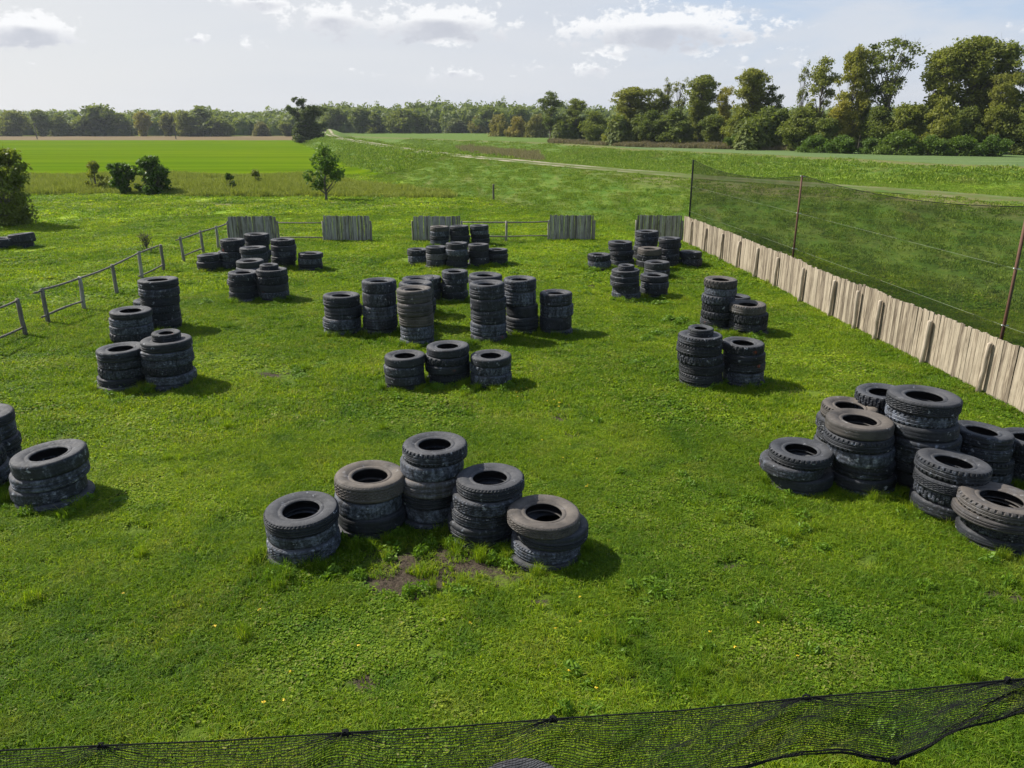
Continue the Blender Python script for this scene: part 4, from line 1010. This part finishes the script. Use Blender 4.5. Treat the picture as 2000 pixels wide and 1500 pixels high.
KINDNAME = {'poplar': 'poplar_tree', 'open': 'sparse_tree', 'round': 'leafy_tree', 'bush': 'bush', 'farround': 'leafy_tree', 'willow': 'willow_tree'}
CAT = {'poplar': 'tree', 'open': 'tree', 'round': 'tree', 'bush': 'bush', 'farround': 'tree', 'willow': 'tree'}
def hit(px, py):
    """where the line of sight through a photo pixel first meets the terrain"""
    d = ray(px, py); s = 4.0; last = s
    ts = np.geomspace(4, 1500, 1400); X, Y = d[0]*ts, d[1]*ts; Z = CAMH+d[2]*ts; below = np.nonzero(Z < H(X, Y))[0]
    t_ = ts[below[0]] if len(below) else 600.0
    return d[0]*t_, d[1]*t_
def put_tree(kind, px, yt, yb, wpx, label, autumn=0.0, dark=0.0, group=None, back=0.0, Y=None):
    if kind[:6] in ('poplar', 'open0', 'open2'): wpx *= 1.22
    if kind[:3] == 'rou': wpx *= 1.1
    if Y is None: x, y = hit(px, yb)
    else: y = Y; x = ray(px, yb)[0]/ray(px, yb)[1]*Y
    if back: k = 1+back/math.hypot(x, y); x, y = x*k, y*k
    z = Hs(x, y); T, tt = at_y(px, yt, y); p = PR[kind]; k0 = kind.rstrip('0123456789')
    sz = (T.z-z)/p['h']; sx = wpx*tt/F/p['w']
    o = empty(KINDNAME[k0], (x, y, z-.05), rnd.uniform(0, 6.28)); o.scale = (sx, sx*rnd.uniform(.9, 1.1), sz)
    for nm in ('trunk', 'crown'):
        c = link(nm, p[nm], o); c.color = (autumn, dark, 0, 1)
    for m_ in p['mist']: c = link('mistletoe', m_, o); c.color = (0, 0, 0, 1); 
    tag(o, label, CAT[k0], group); return o
GR = 'trees along the right hand treeline'
R_TREES = [
 ('open2', 1075, 176, 276, 56, 'dark sparse-topped tree at left end of the right treeline', .0, .5, 0),
 ('poplar1', 1124, 190, 277, 48, 'narrow green tree just right of the dark end tree', .1, .1, 3),
 ('round0', 1160, 216, 279, 56, 'rounded mid green tree right of the narrow one', .1, .1, 4),
 ('round2', 1098, 225, 277, 44, 'low grey green tree between the treeline end trees', .1, .3, 8),
 ('poplar0', 1228, 168, 283, 88, 'broad yellow green tree, first tall one of the treeline', .35, 0, 2),
 ('round1', 1208, 222, 284, 56, 'pale low willowy tree under the first tall one', .3, 0, 0),
 ('poplar2', 1274, 170, 284, 62, 'tall thin-leaved tree left of the bare mistletoe tops', .2, .2, 6),
 ('open1', 1298, 147, 285, 44, 'nearly bare tree with mistletoe, leftmost of its kind', .3, .2, 9),
 ('open1', 1322, 146, 285, 40, 'nearly bare tree with mistletoe beside dense round crown', .3, .2, 12),
 ('round0', 1270, 214, 285, 58, 'dark bushy tree standing low at the treeline foot', 0, .35, 0),
 ('round1', 1316, 212, 286, 74, 'broad dark round tree under the bare tops', 0, .2, 0),
 ('poplar0', 1364, 144, 287, 78, 'tall dense tree right of the bare mistletoe tops', .2, .1, 5),
 ('poplar2', 1409, 166, 288, 40, 'slender yellowing tree left of a deep gap', .7, 0, 3),
 ('round2', 1388, 222, 288, 62, 'low dense tree in front of the slender yellowing one', .05, .2, 0),
 ('poplar0', 1461, 131, 289, 80, 'tall spreading tree standing alone above the treeline', .35, 0, 4),
 ('open2', 1498, 165, 290, 46, 'sparse dark-branched tree right of the spreading tall one', .1, .4, 8),
 ('round0', 1442, 212, 290, 66, 'olive round tree at the foot of the spreading one', .2, 0, 2),
 ('round2', 1505, 206, 292, 84, 'dark wide tree low in the treeline middle', 0, .3, 2),
 ('round1', 1470, 240, 291, 50, 'brownish low tree at the treeline foot', .6, .3, -2),
 ('open1', 1556, 112, 294, 36, 'tall pale leafless tree in the treeline', .2, .1, 8),
 ('open2', 1592, 106, 294, 66, 'tall airy tree just right of the leafless one', .25, 0, 6),
 ('poplar1', 1650, 84, 296, 66, 'tall tree turning yellow at its middle height', .45, 0, 3),
 ('poplar2', 1676, 92, 297, 50, 'tall leaning green tree behind the yellowing one', .15, .1, 7),
 ('open0', 1716, 72, 297, 100, 'tall sparse tree full of dark mistletoe balls', .1, .3, 3),
 ('round0', 1560, 208, 295, 84, 'dense green tree filling the gap under airy tree', .1, .15, 2),
 ('round1', 1632, 196, 296, 62, 'bright yellow low tree at the yellowing tree foot', .75, 0, 1),
 ('round2', 1610, 226, 296, 60, 'low green tree left of the bright yellow one', .05, .1, 0),
 ('round0', 1708, 206, 297, 76, 'round dark tree under the mistletoe tree', .05, .3, 1),
 ('round2', 1768, 198, 298, 86, 'olive green tree left of the giant crowns', .2, .05, 1),
 ('poplar0', 1818, 88, 299, 104, 'first giant crown of the right hand tree wall', .25, 0, 5),
 ('poplar0', 1880, 66, 299, 128, 'tallest giant crown of the right hand tree wall', .2, .1, 3),
 ('poplar1', 1936, 76, 300, 84, 'upright giant crown right of the tallest one', .1, .1, 6),
 ('poplar2', 1938, 138, 300, 54, 'smaller yellowish tree in front of giant crowns', .35, 0, -1),
 ('round1', 1830, 190, 300, 70, 'leafy mid-height tree below the first giant crown', .3, 0, -1),
 ('round0', 1880, 208, 300, 74, 'dark mid-height tree below the tallest crown', .05, .4, 0),
 ('round2', 1940, 200, 301, 76, 'dull green mid-height tree near the right edge', .25, .2, 0),
 ('poplar1', 1992, 74, 301, 84, 'wind-blown tall tree at the right edge', .1, .1, 2),
 ('round0', 2000, 190, 302, 90, 'dense dark tree low at the right edge', .1, .3, 0),
 ('poplar0', 2060, 84, 302, 104, 'tall tree cut off by the right edge', .1, .1, 3),
 ('poplar1', 2130, 92, 303, 96, 'tall tree just beyond the right edge', .1, .1, 3),
 ('bush1', 1436, 262, 290, 54, 'rounded bush at the treeline foot under spreading tree', .1, .2, -3),
 ('bush0', 1588, 263, 297, 66, 'leftmost bright bush of the low hedge', .05, .1, -3),
 ('bush1', 1640, 262, 298, 76, 'bright bush second in the low hedge', .05, .1, -4),
 ('bush0', 1700, 268, 299, 60, 'small bush third in the low hedge', .05, .3, -4),
 ('bush0', 1752, 254, 300, 84, 'tallest bush of the low hedge', .15, .05, -5),
 ('bush1', 1812, 262, 301, 80, 'long green bush below first giant crown', .1, .1, -5),
 ('bush0', 1872, 264, 302, 84, 'green bush below the tallest crown', .1, .1, -5),
 ('bush1', 1932, 262, 303, 78, 'last bush of the low hedge', .05, .2, -5),
]
for k, px, yt, yb, wp, lb, au, dk, bk in R_TREES: put_tree(k, px, yt, yb, wp, lb, au, dk, GR, bk)
GF = 'trees at the far edge of the fields'
F_TREES = [('farround0', 28, 213, 265, 66, .2), ('farround2', 84, 214, 266, 54, .05), ('farround1', 122, 222, 266, 44, .1), ('farround0', 196, 202, 266, 96, .05), ('farround1', 240, 218, 266, 50, .1), ('farround2', 281, 217, 266, 44, .75),
 ('farround1', 160, 234, 266, 50, .2), ('farround2', 330, 219, 266, 50, .35), ('farround0', 362, 214, 266, 52, .25), ('farround1', 398, 203, 266, 78, .05), ('farround0', 432, 226, 266, 58, .05),
 ('willow1', 512, 240, 265, 38, .45), ('farround2', 562, 238, 268, 46, .1), ('farround0', 652, 207, 266, 62, .0), ('farround2', 705, 210, 266, 60, .05), ('farround1', 734, 216, 266, 50, .1), ('farround0', 788, 209, 265, 76, .1), ('farround1', 828, 218, 265, 46, .05),
 ('willow0', 848, 234, 265, 38, .15), ('willow1', 893, 234, 266, 54, .1), ('willow0', 938, 228, 266, 50, .55), ('willow1', 975, 227, 267, 52, .6), ('willow0', 1010, 230, 268, 44, .85), ('willow1', 1048, 227, 269, 48, .45), ('farround0', 960, 205, 265, 70, 0), ('farround2', 1018, 207, 265, 62, 0),
 ('farround1', -40, 212, 265, 70, .1), ('farround0', -110, 206, 265, 84, .1)]
FL = ['olive tree at the far left corner of the fields', 'dark green tree second from left on far field edge', 'low dark tree left of the big far left crown', 'big double crowned tree on far left field edge', 'dark tree joined to big far left crown', 'bright yellow tree on the far left field edge',
 'low pale tree before the big far left crown', 'olive tree just right of the bright yellow one', 'brownish green tree left of the tall dark far one', 'tall dark pointed tree beyond the stubble strip', 'dark tree sloping down beyond the stubble strip',
 'small yellow bush left of the lone dark tree', 'low grey tree left of the lone dark tree', 'dark tree right behind the lone dark tree', 'dark forest edge tree above the track end', 'ragged forest edge tree beside the pale crowned one', 'pale crowned forest edge tree in the middle distance', 'dark forest edge tree right of the pale crowned one',
 'small round grey green willow, leftmost of the willows', 'wide round grey green willow, second from left', 'yellow green willow at left of the bright willow row', 'yellow green willow in middle of bright willow row', 'golden willow at the end of the bright row', 'olive willow beside the dark end tree', 'dark forest tree rising above the bright willows', 'dark forest tree above the golden willow', 'tree just beyond the left edge', 'dark tree further beyond the left edge']
for (k, px, yt, yb, wp, au), lb in zip(F_TREES, FL): put_tree(k, px, yt, yb, wp, lb, au, .12, GF, rnd.uniform(0, 12), Y=None if yb > 266 and px > 900 else 425+rnd.uniform(-8, 8))
# lone dark tree beside the crop
LT = []
for _ in range(44):
    u = rnd.random(); LT.append(((.2+1.7*u+rnd.gauss(0, 1.75)*(1.05-.45*u), rnd.gauss(0, 1.4), .9+u*10.6), rnd.uniform(.9, 1.5)))
for k in range(14):
    u = k/13; LT.append(((-.4-3.6*u+rnd.gauss(0, .25), rnd.gauss(0, .5), 7.2+5.6*u*(1-.2*u)+rnd.gauss(0, .3)), rnd.uniform(.38, .65)))
for k in range(20): LT.append(((-1.5+rnd.gauss(0, .95), rnd.gauss(0, .7), 9.6+5.0*k/19), rnd.uniform(.32, .62)))
p_ = make_tree(71, 15, 6, .03, 8, 1.3, 15000, .36, mat=M_leaf, up=1.6, shape='egg', stems=2, twigs=2, extra=LT)
x, y = hit(600, 281)
lone = empty('lone_tree', (x, y, Hs(x, y)-.05)); T, tt = at_y(600, 190, y); lone.scale = (1.2, 1.0, (T.z)/15)
for nm in ('trunk', 'crown'):
    c = link(nm, p_[nm], lone); c.color = (0, .8, 0, 1)
tag(lone, 'lone dark tree with ragged top between crop and track', 'tree')
# sapling in the meadow, bushes by the tall weeds
p_ = make_tree(72, 4.3, 2.9, .30, 34, .40, 1900, .15, mat=M_leaf2, up=1.1, shape='egg', twigs=2, flat=.85, extra=[((-1.2, 0, 1.6), .32), ((-1.45, .1, 1.9), .28), ((1.2, 0, 2.0), .3)])
q = gp(638, 390); T, tt = at_y(632, 282, q.y); sap = empty('young_tree', (q.x, q.y, Hs(q.x, q.y)-.03)); sap.scale = (1, 1, T.z/4.3)
for nm in ('trunk', 'crown'):
    c = link(nm, p_[nm], sap); c.color = (.0, .0, 0, 1)
tag(sap, 'slender young tree with thin trunk alone in the meadow', 'tree')
def bushy(seed, px, yt, yb, wpx, label, col=(0, 0, 0, 1), leaves=5200, ls=.15, ncl=30, cr=.5, shape='egg', name='bush', mat=None, base=.03, tw=2):
    q = gp(px, yb); T, tt = at_y(px, yt, q.y); h = T.z-Hs(q.x, q.y); wd = wpx*tt/F
    p = make_tree(seed, h*.93, wd, base, int(ncl*1.5), cr*.72, leaves, ls, mat=mat or M_leaf2, up=1.3, shape=shape, stems=3, twigs=tw, surf=.6)
    o = empty(name, (q.x, q.y, Hs(q.x, q.y)-.03))
    for nm in ('trunk', 'crown'): c = link(nm, p[nm], o); c.color = col
    tag(o, label, 'bush')
bushy(73, 300, 298, 379, 96, 'big dark green bush in the tall weeds, left', (0, .35, 0, 1), 6500, .17, 40, .55)
bushy(74, 243, 310, 379, 66, 'dark leaning shrub joined to left of big bush', (0, .30, 0, 1), 3800, .16, 26, .42, 'fan')
bushy(75, 190, 308, 372, 46, 'small yellow shrub left of the dark bushes', (.5, 0, 0, 1), 1300, .14, 16, .4)
bushy(76, 450, 332, 372, 24, 'tiny dark shrub in weeds between bush and young tree', (.1, .4, 0, 1), 700, .13, 10, .3)
bushy(77, 502, 326, 366, 26, 'tiny yellow-green shrub left of the young tree', (.4, 0, 0, 1), 700, .13, 10, .3)
bushy(78, 15, 262, 440, 150, 'tall olive shrub cut off by the left edge', (.35, .15, 0, 1), 11000, .13, 60, .6, 'egg', base=.02)
bushy(79, 288, 448, 494, 40, 'leafless thin twiggy shrub behind the rail fence', (.4, 0, 0, 1), 150, .05, 16, .25, 'fan', base=.35, tw=4)

# the far wood: one mass of crowns too many to count
def far_wood():
    r = np.random.default_rng(99); P = []; T = []; CV = []; CF = []; b = 0
    th = np.arange(10)/10*2*np.pi
    for row, (Y0, h0) in enumerate(((462, 15.5), (474, 17.5), (488, 19), (505, 20.5))):
        X = -560.0
        while X < 700:
            X += r.uniform(7, 12)
            x = X; y = Y0+r.uniform(-6, 6)
            px = 1000+1500*x/(y*cp)
            # height profile of the skyline
            hk = np.interp(px, [-400, 0, 300, 420, 520, 640, 760, 1000, 1100, 1300, 2000, 2500], [.84, .80, .72, .74, .70, .92, .97, .98, .90, .88, .86, .86])
            hh = h0*hk*r.uniform(.86, 1.08); rx = r.uniform(5, 8.5); rz = hh*.52; cz = hh-rz
            n = 430; v = r.normal(0, 1, (n, 3)); v[:, 1] -= .5; v[:, 2] = np.abs(v[:, 2])*1.1-.35; v /= np.linalg.norm(v, axis=1)[:, None]
            bump = 1+.16*np.sin(v[:, 0]*7+X)*np.sin(v[:, 2]*6+X*.7)
            p = np.array([x, y, cz])+v*np.array([rx, rx, rz])*(bump*(.86+.16*r.random(n)))[:, None]
            P.append(p); T.append(np.clip(r.random(n)*.5+r.random()*.5, 0, 1))
            for j in range(4):
                zz = [.0, .45, .85, 1.5][j]*cz if j < 2 else cz+rz*[.35, .78][j-2]; rr_ = [rx*.7, rx*.85, rx*.82, rx*.35][j]
                CV += [(x+rr_*math.cos(a), y+rr_*math.sin(a), zz) for a in th]
            for j in range(3):
                for k in range(10): CF.append([b+j*10+k, b+j*10+(k+1) % 10, b+(j+1)*10+(k+1) % 10, b+(j+1)*10+k])
            CF_top = [b+30+k for k in range(10)]; CF.append(CF_top[:4]); CF.append([CF_top[3], CF_top[4], CF_top[5], CF_top[0]]); CF.append(CF_top[5:9]); CF.append([CF_top[8], CF_top[9], CF_top[0], CF_top[5]]); b += 40
    P = np.vstack(P); T = np.concatenate(T); V = leaf_quads(P, .85, r, .3, 1.4); n = len(P)
    Fq = np.vstack([np.arange(n*4).reshape(n, 4), np.array(CF)+n*4]); V = np.vstack([V, np.array(CV)])
    me = mesh('far_wood', V, Fq, M_leaf); tv = np.concatenate([np.repeat(T, 4), np.zeros(len(CV))])
    at = me.attributes.new('tint', 'FLOAT', 'POINT'); at.data.foreach_set('value', tv.astype(np.float32)); o = link('far_wood', me); o.color = (.0, .0, 0, 1); tag(o, kind='stuff')
far_wood()
# rough growth behind the right hand treeline so that no daylight shows at its foot
P = []
for px in range(1090, 2300, 5):
    for _ in range(2):
        x, y = hit(px+rnd.uniform(-3, 3), 279 if px < 1200 else (288 if px < 1450 else 297)); k = 1+rnd.uniform(12, 24)/math.hypot(x, y); P.append((x*k, y*k))
P = np.array(P); n = len(P)
protos = []
for k in range(3):
    r = np.random.default_rng(200+k); v = r.normal(0, 1, (900, 3)); v /= np.linalg.norm(v, axis=1)[:, None]; v[:, 2] = np.abs(v[:, 2])
    pos = v*np.array([2.2, 2.2, 5.0])*(.5+.6*r.random((900, 1))); o = bpy.data.objects.new('u', leaf_mesh('u', pos, .42, M_leaf, 200+k)); o.color = (.05, .35, 0, 1); protos.append(o)
scatter('undergrowth', protos, on_ground(P, -.2), .8+.4*rng.random(n), rng.integers(0, 3, n), rng.random(n)*6.28, zs=.8+.45*rng.random(n))
# dry brown growth along the treeline foot
P = []
for px in range(1080, 1560, 2):
    x, y = hit(px, np.interp(px, [1080, 1250, 1560], [278, 286, 293])+rnd.uniform(-1, 1.5)); P.append((x, y))
P = np.array(P); n = len(P); protos = [blade_patch('d', 200, 1.2, .09, .5, 1.5, M_reed, 160+k, lean=.6) for k in range(2)]
for o in protos: o.color = (.5, .25, 0, 1)
scatter('dry_grass', protos, on_ground(P), .8+.6*rng.random(n), rng.integers(0, 2, n), rng.random(n)*6.28, zs=np.clip(.45+.45*lump(P[:, 0], P[:, 1], .5, 2)+.3*rng.random(n), .12, 1.1))

# ------------------------------------------------------------------ power line across the fields
def pole_line():
    tops = []
    for px, lb in ((70, 'left wooden power pole in front of far trees'), (341, 'right wooden power pole in front of far trees')):
        q = gp(px+3, 272); T, tt = at_y(px, 240, q.y); m = MB(); e = empty('power_pole', (q.x, q.y, 0))
        m.tube([(0, 0, -.3), (-.2, 0, T.z)], [.22, .15], 8); m.build('pole', M_bark, e); m = MB(); m.box((-.2, 0, T.z-.5), (1.8, .14, .14)); m.build('crossarm', M_bark, e)
        for s in (-.8, 0, .8): m = MB(); m.tube([(-.2+s, 0, T.z-.43), (-.2+s, 0, T.z-.20)], [.07, .05], 6); m.build('insulator', M_black, e)
        tag(e, lb, 'power pole', 'power poles across the fields'); tops.append((q.x-.2, q.y, T.z-.2))
    a, b = tops; d = (b[0]-a[0], b[1]-a[1]); m = MB()
    pts = []
    for k in range(-1, 7):
        x0, y0 = a[0]+d[0]*k, a[1]+d[1]*k
        for j in range(8): u = j/8; pts.append((x0+d[0]*u, y0+d[1]*u, a[2]-1.6*4*u*(1-u)*.6))
    m.tube(pts, .035, 4); tag(m.build('power_line', M_black), 'thin sagging power line crossing in front of the far wood', 'cable')
pole_line()

# ------------------------------------------------------------------ air
hz = newmat('haze_air'); pv_ = hz.n('ShaderNodeVolumePrincipled', {'Color': (0.80, 0.87, 1.0, 1), 'Density': 0.00012, 'Anisotropy': 0.3}); hz.L.new(pv_.outputs[0], hz.out.inputs['Volume'])
HAZE = True
if HAZE:
    m = MB(); m.box((0, 400, 14), (2200, 900, 32)); tag(m.build('haze', hz.mat), kind='stuff')
